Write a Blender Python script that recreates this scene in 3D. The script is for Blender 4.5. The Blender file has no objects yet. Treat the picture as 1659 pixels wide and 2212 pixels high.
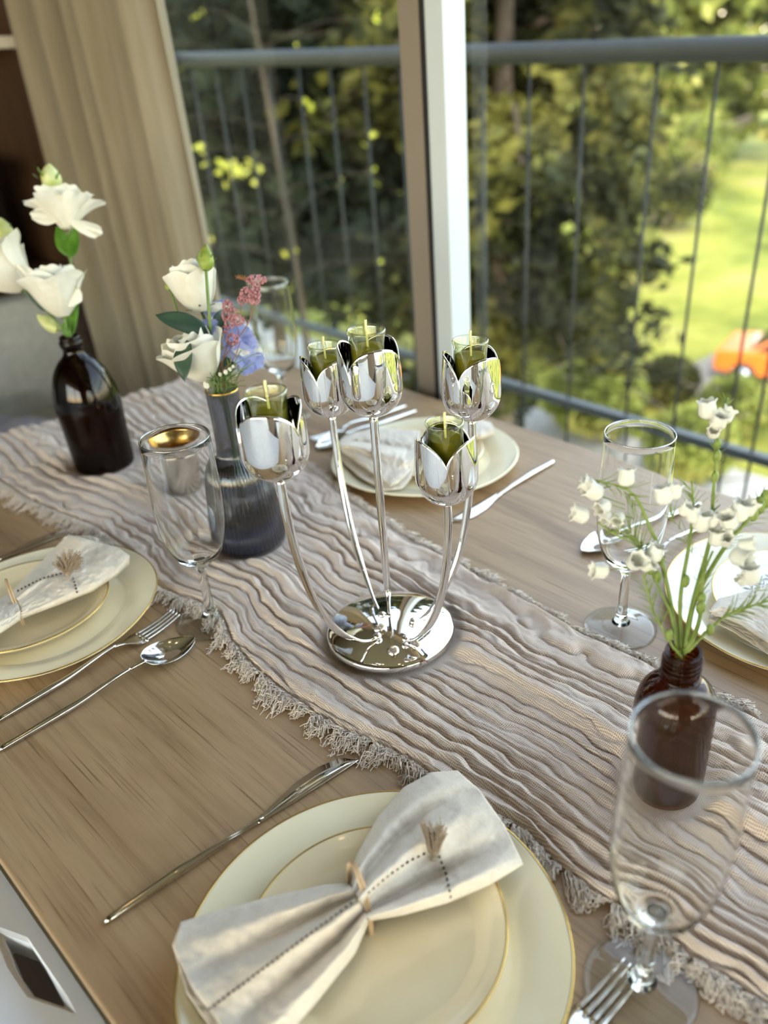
import bpy, math, random
import numpy as np
from mathutils import Vector, Matrix
random.seed(7); rng = np.random.default_rng(7)
SC = bpy.context.scene
COL = SC.collection
PI = math.pi

# ------------------------------------------------------------------ camera
# World axes: +X along the table, +Y towards the window, Z up, floor at 0, table top at 0.75.
FPX, PCX, PCY = 1750.0, 974.0, 1197.0            # focal length and principal point in photo pixels (1659 x 2212)
_p, _r, _a = math.radians(32.4), math.radians(-2.1), math.radians(-44.5)
CAM = np.array([0.0, 0.0, 1.29]); TZ = 0.75
_f = np.array([0, math.cos(_p), -math.sin(_p)]); _rt = np.array([1.0, 0, 0]); _up = np.cross(_rt, _f)
_A0 = math.cos(_r)*_rt + math.sin(_r)*_up; _A1 = -math.sin(_r)*_rt + math.cos(_r)*_up
_M = np.array([[math.cos(_a), math.sin(_a), 0], [-math.sin(_a), math.cos(_a), 0], [0, 0, 1.0]])
RT, UP, FW = _M@_A0, _M@_A1, _M@_f
cd = bpy.data.cameras.new('camera'); cam = bpy.data.objects.new('camera', cd); COL.objects.link(cam)
cam.matrix_world = Matrix(((RT[0], UP[0], -FW[0], CAM[0]), (RT[1], UP[1], -FW[1], CAM[1]), (RT[2], UP[2], -FW[2], CAM[2]), (0, 0, 0, 1)))
cd.sensor_width = 36.0; cd.sensor_fit = 'AUTO'; cd.lens = FPX/2212*36
cd.shift_x = -(PCX-829.5)/2212; cd.shift_y = (PCY-1106)/2212
cd.clip_start = 0.02; cd.clip_end = 600
cd.dof.use_dof = True; cd.dof.focus_distance = 0.75; cd.dof.aperture_fstop = cd.lens/9.0
SC.camera = cam

# ------------------------------------------------------------------ sky, sun, exposure
w = bpy.data.worlds.new('sky'); SC.world = w; w.use_nodes = True
nt = w.node_tree; bg = nt.nodes['Background']
sk = nt.nodes.new('ShaderNodeTexSky'); sk.sky_type = 'NISHITA'; sk.sun_disc = False
sk.sun_elevation = math.radians(42); sk.sun_rotation = math.radians(150); sk.air_density = 1.2; sk.dust_density = 0.7
hs = nt.nodes.new('ShaderNodeHueSaturation'); hs.inputs['Saturation'].default_value = 0.80
wb = nt.nodes.new('ShaderNodeMix'); wb.data_type = 'RGBA'; wb.blend_type = 'MULTIPLY'; wb.inputs[0].default_value = 1.0; wb.inputs[7].default_value = (1.08, 1.0, 0.88, 1)   # camera white balance for the shade
nt.links.new(sk.outputs[0], hs.inputs['Color']); nt.links.new(hs.outputs[0], wb.inputs[6]); nt.links.new(wb.outputs[2], bg.inputs[0]); bg.inputs[1].default_value = 1.0
sd = bpy.data.lights.new('sun', 'SUN'); sd.energy = 2.5; sd.angle = math.radians(0.6); sd.color = (1.0, 0.96, 0.88)
so = bpy.data.objects.new('sun', sd); COL.objects.link(so)
so.rotation_euler = Vector((-0.45, 0.60, -0.66)).to_track_quat('-Z', 'Y').to_euler()
SC.view_settings.view_transform = 'Standard'; SC.view_settings.look = 'None'
SC.view_settings.exposure = 0.7; SC.view_settings.gamma = 1.0; SC.view_settings.use_curve_mapping = False
cy = SC.cycles
cy.max_bounces = 10; cy.diffuse_bounces = 4; cy.glossy_bounces = 5; cy.transmission_bounces = 10; cy.transparent_max_bounces = 16
cy.caustics_reflective = False; cy.caustics_refractive = True; cy.sample_clamp_indirect = 5.0
cy.use_denoising = True

# ------------------------------------------------------------------ pixel helpers (photo pixel -> point in the room)
def ray(x, y):
    x = np.asarray(x, float); y = np.asarray(y, float)
    return FW + ((x-PCX)/FPX)[..., None]*RT - ((y-PCY)/FPX)[..., None]*UP
def at(x, y, h=0.0):                      # on the horizontal plane h above the table
    d = ray(x, y); t = (TZ+np.asarray(h, float)-CAM[2])/d[..., 2]
    return CAM + d*t[..., None]
def depth(P): return float((np.asarray(P, float)-CAM)@FW)
def dp(x, y, P, dz=0.0):                  # at the same distance from the camera as P (+dz)
    return CAM + ray(x, y)*(depth(P)+dz)
def onplane(x, y, P, n):
    d = ray(x, y); n = np.asarray(n, float); return CAM + d*(((np.asarray(P)-CAM)@n)/(d@n))

# ------------------------------------------------------------------ materials
def lin(c):
    return tuple((v/255/12.92 if v/255 <= .04045 else ((v/255+.055)/1.055)**2.4) for v in c) + (1.0,)
class NT:
    def __init__(s, name):
        s.m = bpy.data.materials.new(name); s.m.use_nodes = True; s.t = s.m.node_tree
        s.b = s.t.nodes['Principled BSDF']; s.out = s.t.nodes['Material Output']
    def n(s, typ, **k):
        nd = s.t.nodes.new(typ)
        for a, b in k.items(): setattr(nd, a, b)
        return nd
    def l(s, a, b): s.t.links.new(a, b)
    def set(s, **k):
        names = {'color': 'Base Color', 'rough': 'Roughness', 'metal': 'Metallic', 'trans': 'Transmission Weight', 'ior': 'IOR',
                 'coat': 'Coat Weight', 'coatr': 'Coat Roughness', 'sss': 'Subsurface Weight', 'sheen': 'Sheen Weight', 'spec': 'Specular IOR Level', 'alpha': 'Alpha'}
        for a, b in k.items(): s.b.inputs[names[a]].default_value = b
        return s
    def coord(s, scale=(1, 1, 1), kind='Object', rot=(0, 0, 0), loc=(0, 0, 0)):
        tc = s.n('ShaderNodeTexCoord'); mp = s.n('ShaderNodeMapping')
        mp.inputs['Scale'].default_value = scale; mp.inputs['Rotation'].default_value = rot; mp.inputs['Location'].default_value = loc
        s.l(tc.outputs[kind], mp.inputs[0]); return mp.outputs[0]
    def noise(s, vec, scale=5, detail=4, rough=.55, dist=0):
        nd = s.n('ShaderNodeTexNoise'); nd.inputs['Scale'].default_value = scale; nd.inputs['Detail'].default_value = detail
        nd.inputs['Roughness'].default_value = rough; nd.inputs['Distortion'].default_value = dist
        s.l(vec, nd.inputs['Vector']); return nd.outputs[0]
    def ramp(s, fac, stops):
        nd = s.n('ShaderNodeValToRGB'); e = nd.color_ramp.elements
        while len(e) < len(stops): e.new(.5)
        for el, (p, c) in zip(e, stops): el.position = p; el.color = c
        s.l(fac, nd.inputs[0]); return nd.outputs[0]
    def mix(s, fac, a, b, mode='MIX'):
        nd = s.n('ShaderNodeMix', data_type='RGBA', blend_type=mode)
        for sock, v in ((nd.inputs[0], fac), (nd.inputs[6], a), (nd.inputs[7], b)):
            if hasattr(v, 'default_value') or hasattr(v, 'is_linked'): s.l(v, sock)
            else: sock.default_value = v
        return nd.outputs[2]
    def bump(s, h, strength=.3, dist=.001, prev=None):
        nd = s.n('ShaderNodeBump'); nd.inputs['Strength'].default_value = strength; nd.inputs['Distance'].default_value = dist
        s.l(h, nd.inputs['Height'])
        if prev is not None: s.l(prev, nd.inputs['Normal'])
        s.l(nd.outputs[0], s.b.inputs['Normal']); return nd.outputs[0]
def simple(name, c, rough=.5, metal=0, **k):
    return NT(name).set(color=lin(c), rough=rough, metal=metal, **k).m
def mottled(name, c1, c2, scale=8, rough=.6, bump=0, bdist=.001, stretch=(1, 1, 1), metal=0, **k):
    t = NT(name).set(rough=rough, metal=metal, **k); v = t.coord(stretch); nz = t.noise(v, scale, 5)
    t.l(t.ramp(nz, [(.32, lin(c1)), (.68, lin(c2))]), t.b.inputs['Base Color'])
    if bump: t.bump(nz, bump, bdist)
    return t.m
def thin_pane(name, tint=(1, 1, 1, 1), refl=1.0):
    t = NT(name); tr = t.n('ShaderNodeBsdfTransparent'); tr.inputs[0].default_value = tint
    gl = t.n('ShaderNodeBsdfGlossy'); gl.inputs['Roughness'].default_value = 0.01; gl.inputs[0].default_value = (refl, refl, refl, 1)
    fr = t.n('ShaderNodeFresnel'); fr.inputs[0].default_value = 1.5; mx = t.n('ShaderNodeMixShader')
    t.l(fr.outputs[0], mx.inputs[0]); t.l(tr.outputs[0], mx.inputs[1]); t.l(gl.outputs[0], mx.inputs[2]); t.l(mx.outputs[0], t.out.inputs[0])
    return t.m
def clear_glass(name, c=(1, 1, 1, 1), ior=1.5, rough=0.0):
    """solid glass that lets light through for shadows: refraction, tinted by its colour"""
    t = NT(name); g = t.n('ShaderNodeBsdfGlass'); g.inputs['Color'].default_value = c; g.inputs['IOR'].default_value = ior; g.inputs['Roughness'].default_value = rough
    t.l(g.outputs[0], t.out.inputs[0]); return t.m
def absorbing(name, c, dens, ior=1.5, rough=0.02):
    t = NT(name); g = t.n('ShaderNodeBsdfGlass'); g.inputs['Color'].default_value = (1, 1, 1, 1); g.inputs['IOR'].default_value = ior; g.inputs['Roughness'].default_value = rough
    v = t.n('ShaderNodeVolumeAbsorption'); v.inputs['Color'].default_value = c; v.inputs['Density'].default_value = dens
    t.l(g.outputs[0], t.out.inputs[0]); t.l(v.outputs[0], t.out.inputs['Volume']); return t.m

def thin_wall(name, tint=(1, 1, 1, 1), base=.035, k=.9, power=4.0, rough=.01, body=None, bodyfac=0.0):
    """one face of a thin glass wall: see-through tint plus a mirror reflection that grows at grazing angles"""
    t = NT(name); tr = t.n('ShaderNodeBsdfTransparent'); tr.inputs[0].default_value = tint
    gl = t.n('ShaderNodeBsdfGlossy'); gl.inputs['Roughness'].default_value = rough
    lw0 = t.n('ShaderNodeLayerWeight'); lw0.inputs[0].default_value = .5   # a slanting path through the wall is longer, so darker
    t.l(t.mix(lw0.outputs['Facing'], tint, tuple(c**2.6 for c in tint[:3])+(1,)), tr.inputs[0])
    lw = t.n('ShaderNodeLayerWeight'); lw.inputs[0].default_value = .5; pw = t.n('ShaderNodeMath', operation='POWER'); t.l(lw.outputs['Facing'], pw.inputs[0]); pw.inputs[1].default_value = power
    ma = t.n('ShaderNodeMath', operation='MULTIPLY_ADD'); t.l(pw.outputs[0], ma.inputs[0]); ma.inputs[1].default_value = k; ma.inputs[2].default_value = base
    mx = t.n('ShaderNodeMixShader'); t.l(ma.outputs[0], mx.inputs[0]); src = tr.outputs[0]
    if body:
        df = t.n('ShaderNodeBsdfTranslucent'); df.inputs[0].default_value = body; d2 = t.n('ShaderNodeBsdfDiffuse'); d2.inputs[0].default_value = body; m0 = t.n('ShaderNodeMixShader'); t.l(df.outputs[0], m0.inputs[1]); t.l(d2.outputs[0], m0.inputs[2])
        m2 = t.n('ShaderNodeMixShader'); m2.inputs[0].default_value = bodyfac; t.l(src, m2.inputs[1]); t.l(m0.outputs[0], m2.inputs[2]); src = m2.outputs[0]
    t.l(src, mx.inputs[1]); t.l(gl.outputs[0], mx.inputs[2]); t.l(mx.outputs[0], t.out.inputs[0]); return t.m

def wood_mat(name, light, mid, dark, axis='X', gscale=1.0, rough=.42, pores=True):
    t = NT(name).set(rough=rough)
    st = {'X': (1.1, 9, 9), 'Y': (9, 1.1, 9), 'Z': (9, 9, 1.1)}[axis]
    st2 = {'X': (3, 190, 190), 'Y': (190, 3, 190), 'Z': (190, 190, 3)}[axis]
    st3 = {'X': (9, 420, 420), 'Y': (420, 9, 420), 'Z': (420, 420, 9)}[axis]
    v = t.coord(tuple(a*gscale for a in st)); broad = t.noise(v, 1.0, 4, .6, 1.2)
    # cathedral figure: rings distorted by the broad noise
    mth = t.n('ShaderNodeMath', operation='MULTIPLY'); mth.inputs[1].default_value = 16.0; t.l(broad, mth.inputs[0])
    sn = t.n('ShaderNodeMath', operation='SINE'); t.l(mth.outputs[0], sn.inputs[0])
    v2 = t.coord(tuple(a*gscale for a in st2)); fine = t.noise(v2, 1.0, 3, .6)
    c = t.ramp(broad, [(.30, lin(dark)), (.5, lin(mid)), (.70, lin(light))])
    r1 = t.ramp(sn.outputs[0], [(.0, (.80, .78, .76, 1)), (.55, (1, 1, 1, 1))])
    c = t.mix(.5, c, r1, 'MULTIPLY')
    r2 = t.ramp(fine, [(.34, (.78, .74, .70, 1)), (.52, (1, 1, 1, 1))]); c = t.mix(.8, c, r2, 'MULTIPLY')
    if pores:
        v3 = t.coord(tuple(a*gscale for a in st3)); po = t.noise(v3, 1.0, 2, .5)
        r3 = t.ramp(po, [(.30, (.50, .44, .38, 1)), (.40, (1, 1, 1, 1))]); c = t.mix(.8, c, r3, 'MULTIPLY')
    t.l(c, t.b.inputs['Base Color']); t.bump(fine, .25, .0004); return t.m

MT = {}
MT['table'] = wood_mat('light_oak_table', (188, 158, 121), (167, 137, 102), (140, 111, 80), 'X')
MT['floor'] = wood_mat('dark_floor_wood', (92, 74, 58), (70, 55, 43), (50, 39, 31), 'X', .7)
MT['case'] = wood_mat('brown_shelf_wood', (104, 78, 56), (84, 62, 44), (62, 45, 32), 'Z', .8)
MT['chrome'] = simple('polished_chrome', (236, 233, 230), .025, 1.0)
MT['steel'] = simple('polished_steel', (214, 211, 206), .09, 1.0)
MT['silver'] = mottled('brushed_silver', (205, 198, 188), (226, 221, 213), 30, .16, .05, .0004, metal=1.0)
MT['gold_in'] = simple('gold_lining', (206, 172, 104), .2, 1.0)
MT['gold'] = simple('gold_rim_line', (200, 166, 92), .25, 1.0)
MT['glass'] = clear_glass('solid_clear_glass', (.99, .995, .99, 1), 1.45)
MT['bowlglass'] = clear_glass('blown_bowl_glass', (.995, .995, .99, 1), 1.30)
MT['lipglass'] = thin_wall('fire_polished_lip', (.95, .96, .95, 1), .20, .6, 1.8, .05)
MT['bluebase'] = thin_wall('navy_glass_base', (.16, .20, .34, 1), .05, .4, 3, .05, lin((64, 88, 148)), .42)
MT['thinglass'] = thin_wall('thin_clear_glass', (.985, .99, .985, 1), .035, .8, 3.5)
MT['rimglass'] = thin_wall('candle_glass', (.96, .97, .88, 1), .06, .9, 2.4)
MT['oil'] = thin_wall('olive_oil', (.80, .76, .22, 1), .02, .3, 4, .02, lin((214, 200, 84)), .62)
MT['amber'] = thin_wall('amber_glass', (.58, .36, .24, 1), .03, .6, 4, .01, lin((96, 44, 20)), .07)
MT['amberdark'] = thin_wall('dark_amber_glass', (.36, .22, .14, 1), .03, .6, 4, .01, lin((44, 22, 12)), .06)
MT['smoke'] = thin_wall('smoky_blue_glass', (.72, .73, .76, 1), .05, .8, 2.0, .02)
MT['water'] = thin_wall('tinted_vase_base', (.46, .45, .50, 1), .05, .5, 3, .05)
MT['wick'] = simple('cream_wick', (226, 216, 160), .8)
MT['stem'] = mottled('green_stem', (84, 110, 52), (110, 136, 66), 60, .5)
MT['stemdark'] = mottled('dark_green_stem', (52, 72, 44), (78, 100, 58), 60, .5)
MT['twig'] = simple('brown_twig', (128, 92, 72), .8)
def leafmat(name, c1, c2, rough=.4, trans=.25, sc=40):
    t = NT(name).set(rough=rough); v = t.coord(); nz = t.noise(v, sc, 3)
    col = t.ramp(nz, [(.3, lin(c1)), (.7, lin(c2))]); t.l(col, t.b.inputs['Base Color'])
    tl = t.n('ShaderNodeBsdfTranslucent'); t.l(col, tl.inputs[0]); mx = t.n('ShaderNodeMixShader'); mx.inputs[0].default_value = trans
    t.l(t.b.outputs[0], mx.inputs[1]); t.l(tl.outputs[0], mx.inputs[2]); t.l(mx.outputs[0], t.out.inputs[0]); return t.m
MT['leafdark'] = leafmat('dark_blue_green_leaf', (38, 62, 48), (56, 82, 64), .45, .1)
MT['leafbright'] = leafmat('bright_green_leaf', (70, 118, 28), (100, 146, 48), .4, .35)
MT['petal'] = leafmat('cream_white_petal', (226, 224, 210), (238, 236, 228), .55, .35, 60)
MT['petalgreen'] = leafmat('greenish_bud_petal', (190, 200, 110), (232, 234, 190), .5, .3, 60)
MT['budgreen'] = leafmat('green_bud', (120, 142, 52), (164, 178, 90), .45, .2, 80)
MT['blue'] = leafmat('periwinkle_petal', (140, 150, 214), (180, 188, 232), .5, .4, 90)
MT['pink'] = mottled('dusty_pink_floret', (150, 92, 100), (196, 146, 150), 300, .9)
MT['orangetwig'] = simple('dry_orange_floret', (170, 112, 60), .8)
MT['sprig'] = leafmat('artificial_green', (120, 142, 62), (156, 172, 92), .45, .25, 90)
MT['bell'] = leafmat('white_bell_flower', (228, 226, 216), (240, 239, 232), .5, .3, 60)
def china(name, c1, c2):
    t = NT(name).set(rough=.18, coat=.7, coatr=.03, spec=.5); v = t.coord(); nz = t.noise(v, 14, 3)
    t.l(t.ramp(nz, [(.3, lin(c1)), (.7, lin(c2))]), t.b.inputs['Base Color']); return t.m
MT['plate'] = china('cream_porcelain', (232, 220, 186), (240, 230, 200))
MT['plate2'] = china('warm_cream_porcelain', (224, 206, 166), (232, 216, 180))
MT['plate3'] = china('sky_white_porcelain', (236, 234, 226), (242, 240, 234))  # whiter than the other plates, to stand in for reflected sky
def linen(name, c1, c2, wscale=900, b=.5):
    t = NT(name).set(rough=.92, sheen=.15, spec=.15); v = t.coord(); n1 = t.noise(v, 26, 5); n2 = t.noise(v, 300, 3)
    c = t.ramp(n1, [(.3, lin(c1)), (.7, lin(c2))]); c = t.mix(.35, c, t.ramp(n2, [(.35, (.8, .78, .75, 1)), (.6, (1, 1, 1, 1))]), 'MULTIPLY')
    t.l(c, t.b.inputs['Base Color']); p = t.bump(n2, b, .0006); t.bump(n1, .35, .004, p); return t.m
MT['napkin'] = linen('natural_linen', (208, 196, 180), (224, 213, 198))
MT['stitch'] = simple('brown_thread', (92, 80, 70), .9)
MT['tassel'] = simple('taupe_tassel_thread', (150, 132, 112), .9)
MT['band'] = simple('tan_rubber_band', (190, 160, 122), .5)
MT['thread'] = simple('oatmeal_fringe_thread', (232, 218, 204), .95)
def gauze():
    t = NT('crinkled_gauze').set(rough=.95, sheen=.2, spec=.1)
    tc = t.n('ShaderNodeTexCoord'); nz = t.n('ShaderNodeTexNoise'); nz.inputs['Scale'].default_value = 55; nz.inputs['Detail'].default_value = 3; t.l(tc.outputs['UV'], nz.inputs['Vector'])
    sb = t.n('ShaderNodeVectorMath', operation='SUBTRACT'); t.l(nz.outputs['Color'], sb.inputs[0]); sb.inputs[1].default_value = (.5, .5, .5)
    sc_ = t.n('ShaderNodeVectorMath', operation='SCALE'); t.l(sb.outputs[0], sc_.inputs[0]); sc_.inputs['Scale'].default_value = .004
    ad = t.n('ShaderNodeVectorMath', operation='ADD'); t.l(tc.outputs['UV'], ad.inputs[0]); t.l(sc_.outputs[0], ad.inputs[1])
    sx = t.n('ShaderNodeSeparateXYZ'); t.l(ad.outputs[0], sx.inputs[0]); out = []
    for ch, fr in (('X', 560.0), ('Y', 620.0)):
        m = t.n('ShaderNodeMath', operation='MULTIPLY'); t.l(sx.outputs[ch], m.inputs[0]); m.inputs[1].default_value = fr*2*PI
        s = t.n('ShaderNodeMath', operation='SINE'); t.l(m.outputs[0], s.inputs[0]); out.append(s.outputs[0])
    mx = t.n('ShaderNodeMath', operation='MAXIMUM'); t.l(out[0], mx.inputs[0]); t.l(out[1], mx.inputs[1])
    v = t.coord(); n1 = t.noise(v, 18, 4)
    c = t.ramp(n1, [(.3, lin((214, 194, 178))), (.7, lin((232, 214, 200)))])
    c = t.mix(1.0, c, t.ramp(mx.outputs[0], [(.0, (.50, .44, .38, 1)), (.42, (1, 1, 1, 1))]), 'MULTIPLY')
    t.l(c, t.b.inputs['Base Color']); t.bump(mx.outputs[0], .5, .0005)
    return t.m
MT['gauze'] = gauze()

# ------------------------------------------------------------------ mesh helpers
def npmesh(name, V, F, mat, parent=None, smooth=True, uv=None):
    V = np.asarray(V, np.float32); me = bpy.data.meshes.new(name)
    if parent is not None: V = V - np.array(parent.location, np.float32)
    if isinstance(F, np.ndarray) and F.ndim == 2:
        k = F.shape[1]; me.vertices.add(len(V)); me.vertices.foreach_set('co', V.ravel())
        me.loops.add(F.size); me.loops.foreach_set('vertex_index', F.astype(np.int32).ravel())
        me.polygons.add(len(F)); me.polygons.foreach_set('loop_start', np.arange(0, F.size, k, dtype=np.int32))
        me.polygons.foreach_set('loop_total', np.full(len(F), k, np.int32)); me.update(calc_edges=True)
        if uv is not None:
            l = me.uv_layers.new(name='UVMap'); l.data.foreach_set('uv', np.asarray(uv, np.float32)[F.ravel()].ravel())
    else:
        me.from_pydata(V.tolist(), [], [list(map(int, f)) for f in F])
    me.validate(); 
    if smooth: me.polygons.foreach_set('use_smooth', [True]*len(me.polygons))
    me.materials.append(mat); o = bpy.data.objects.new(name, me); COL.objects.link(o)
    if parent is not None: o.parent = parent
    return o
def tag(o, label=None, cat=None, group=None, kind=None):
    if label: o['label'] = label
    if cat: o['category'] = cat
    if group: o['group'] = group
    if kind: o['kind'] = kind
    return o
def thing(name, loc, label, cat, group=None):
    o = bpy.data.objects.new(name, None); o.empty_display_size = .02; COL.objects.link(o); o.location = Vector([float(v) for v in loc])
    return tag(o, label, cat, group)
def mod(o, typ, **k):
    m = o.modifiers.new(typ.lower(), typ)
    for a, b in k.items(): setattr(m, a, b)
    return o
def join(lst):
    V = []; F = []; n = 0
    for v, f in lst:
        V.append(np.asarray(v, float)); F += [[i+n for i in q] for q in f]; n += len(v)
    return np.concatenate(V), F
def grid(P, wrap=False):                   # P (n,m,3) -> verts, quad array
    n, m = P.shape[:2]; I = np.arange(n*m).reshape(n, m)
    if wrap: I = np.concatenate([I, I[:, :1]], 1)
    F = np.stack([I[:-1, :-1], I[:-1, 1:], I[1:, 1:], I[1:, :-1]], -1).reshape(-1, 4)
    return P.reshape(-1, 3), F
def lathe(prof, n=64, c=(0, 0, 0), mod_r=None, close=False):
    prof = np.array(prof, float); a = np.linspace(0, 2*PI, n, endpoint=False)
    R = prof[:, 0][:, None]*np.ones(n)
    if mod_r is not None: R = R*mod_r(a, prof[:, 1])
    P = np.stack([R*np.cos(a), R*np.sin(a), prof[:, 1][:, None]+0*a], -1) + np.array(c, float)
    V, F = grid(P, True)
    if close:                              # join last ring back to first
        I = np.arange(n); J = np.roll(I, -1); L = (len(prof)-1)*n
        F = np.concatenate([F, np.stack([L+I, L+J, J, I], -1)])
    return V, F
def box(x0, x1, y0, y1, z0, z1):
    V = [(x, y, z) for x in (x0, x1) for y in (y0, y1) for z in (z0, z1)]
    return np.array(V, float), [(0, 1, 3, 2), (4, 6, 7, 5), (0, 4, 5, 1), (2, 3, 7, 6), (0, 2, 6, 4), (1, 5, 7, 3)]
def bobj(name, b, mat, parent=None, bevel=0, seg=2):
    V, F = box(*b); o = npmesh(name, V, F, mat, parent, smooth=False)
    if bevel: mod(o, 'BEVEL', width=bevel, segments=seg, limit_method='ANGLE')
    return o
def crv(P, k=40):                          # Catmull-Rom resample
    P = np.asarray(P, float)
    if len(P) == 2: return P[0]+(P[1]-P[0])*np.linspace(0, 1, k)[:, None]
    Q = np.vstack([2*P[0]-P[1], P, 2*P[-1]-P[-2]]); out = []
    t = np.linspace(0, len(P)-1-1e-9, k); i = t.astype(int); u = (t-i)[:, None]
    p0, p1, p2, p3 = Q[i], Q[i+1], Q[i+2], Q[i+3]
    return .5*((2*p1)+(-p0+p2)*u+(2*p0-5*p1+4*p2-p3)*u**2+(-p0+3*p1-3*p2+p3)*u**3)
def tubes(P, r, n=3):                      # P (N,K,3), r scalar / (K,) / (N,K)
    P = np.asarray(P, float)
    if P.ndim == 2: P = P[None]
    N, K, _ = P.shape; T = np.gradient(P, axis=1); T /= np.linalg.norm(T, axis=2, keepdims=True)+1e-12
    ref = np.zeros_like(T); ref[..., 2] = 1; par = np.abs(T[..., 2]).mean(1) > .8; ref[par] = (1, 0.2, 0)
    S = np.cross(T, ref); S /= np.linalg.norm(S, axis=2, keepdims=True)+1e-12; B = np.cross(T, S)
    R = np.broadcast_to(np.asarray(r, float), (N, K))[..., None, None]
    a = np.linspace(0, 2*PI, n, endpoint=False)
    X = P[:, :, None]+R*(S[:, :, None]*np.cos(a)[:, None]+B[:, :, None]*np.sin(a)[:, None])
    I = np.arange(N*K*n).reshape(N, K, n); J = np.roll(I, -1, 2)
    F = np.stack([I[:, :-1], J[:, :-1], J[:, 1:], I[:, 1:]], -1).reshape(-1, 4)
    return X.reshape(-1, 3), F
def tube(path, r, n=12, k=None, cap=True):
    P = crv(path, k) if k else np.asarray(path, float)
    if not np.isscalar(r) and len(r) != len(P): r = np.interp(np.linspace(0, 1, len(P)), np.linspace(0, 1, len(r)), r)
    V, F = tubes(P, r, n); F = [list(f) for f in F]
    if cap: F += [list(range(n))[::-1], [len(V)-n+i for i in range(n)]]
    return V, F
def ball(c, r, n=10, sc=(1, 1, 1)):
    t = np.linspace(-PI/2, PI/2, n//2+2); prof = [(max(math.cos(a), 1e-4)*r, math.sin(a)*r) for a in t]
    V, F = lathe(prof, n); return V*np.array(sc)+np.array(c), [list(f) for f in F]
def frame(axis, up=(0, 0, 1)):             # columns x,y,z with z = axis
    z = np.asarray(axis, float); z = z/np.linalg.norm(z); u = np.asarray(up, float)
    if abs(z@u) > .97: u = np.array([1.0, 0, 0])
    x = np.cross(u, z); x /= np.linalg.norm(x); return np.stack([x, np.cross(z, x), z], 1)
def xf(V, R, c, s=1.0): return (np.asarray(V)*s)@R.T+np.asarray(c)
def fl(F): return [list(f) for f in F]
def vnoise(x, y, seed=0):                  # smooth 2-D value noise, numpy
    r = np.random.default_rng(seed).random((256, 256)); xi = np.floor(x).astype(int); yi = np.floor(y).astype(int)
    u = x-xi; v = y-yi; u = u*u*(3-2*u); v = v*v*(3-2*v)
    a = r[xi % 256, yi % 256]; b = r[(xi+1) % 256, yi % 256]; c = r[xi % 256, (yi+1) % 256]; d = r[(xi+1) % 256, (yi+1) % 256]
    return (a*(1-u)+b*u)*(1-v)+(c*(1-u)+d*u)*v

# ================================================================== SETTING
def struct(o): o['kind'] = 'structure'; return o
MT['plaster'] = mottled('warm_plaster', (176, 166, 142), (186, 176, 152), 3, .9)
MT['ceil'] = mottled('beige_ceiling', (190, 180, 150), (198, 188, 160), 2, .9)
MT['whitewall'] = mottled('white_painted_wall', (226, 226, 228), (234, 234, 236), 3, .8)
MT['brownwall'] = mottled('brown_panelling', (98, 82, 64), (112, 94, 74), 4, .7)
MT['frame_in'] = simple('taupe_window_frame', (132, 122, 112), .45, .0)
MT['frame_edge'] = simple('pale_skylit_edge', (194, 204, 212), .35, .0)  # on the window stile, the sky light on its side is put into this pale colour
MT['gasket'] = simple('black_rubber_gasket', (24, 24, 24), .6)
MT['pane'] = thin_pane('window_glass', (.93, .95, .94, 1), .9)
MT['rail'] = simple('charcoal_rail_paint', (40, 44, 44), .6)
MT['conc'] = mottled('balcony_concrete', (150, 148, 142), (172, 168, 160), 5, .9)

GZ0 = -6.5
struct(bobj('floor', (-3.2, 5.2, -2.6, 1.08, -.12, 0), MT['floor']))
struct(bobj('ceiling', (-3.2, 5.2, -2.6, 1.08, 2.62, 2.74), MT['ceil']))
struct(bobj('trim_1', (-3.2, 5.2, -2.6, -.55, 2.38, 2.62), MT['brownwall']))       # dropped brown soffit at the back of the room
struct(bobj('wall_left', (-3.3, -3.2, -2.6, 1.08, 0, 2.62), MT['plaster']))
struct(bobj('wall_back', (-3.2, -1.2, -1.75, -1.65, 0, 2.38), MT['whitewall']))
struct(bobj('wall_back', (-1.2, 1.5, -1.75, -1.65, 0, .72), MT['whitewall']))
struct(bobj('trim_3', (-3.2, 5.2, .96, 1.08, 2.14, 2.62), MT['plaster']))   # lintel and curtain pelmet over the glazing
e = bobj('window_5', (-1.2, 1.5, -1.74, -1.68, .72, .78), MT['frame_in']); struct(e)
bobj('head_rail', (-1.2, 1.5, -1.74, -1.68, 2.32, 2.38), MT['frame_in'], e)
for a in (-1.2, .12, 1.44): bobj('stile', (a, a+.06, -1.74, -1.68, .78, 2.32), MT['frame_in'], e)
npmesh('pane', [(-1.18, -1.71, .78), (1.48, -1.71, .78), (1.48, -1.71, 2.32), (-1.18, -1.71, 2.32)], [[3, 2, 1, 0]], MT['pane'], e, smooth=False)
struct(bobj('sun_shield_overhang', (-12, 9, -4.4, -2.6, 2.40, 2.62), MT['ceil']))  # unseen slab added to keep direct sun out of the back window
struct(bobj('neutral_bounce_ground', (-60, 60, -70, -3, GZ0, GZ0+.06), MT['conc']))  # unseen grey ground added to take the warm tint out of bounced light
struct(bobj('terrace', (-12, 9, -6, -1.75, -.3, -.02), MT['conc']))
struct(bobj('door_1', (1.5, 5.2, -1.75, -1.65, 0, 2.38), MT['brownwall']))          # brown sliding wall panel, closed
struct(bobj('wall_window', (-3.2, -2.2, 1.0, 1.08, 0, 2.62), MT['plaster']))

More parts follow.
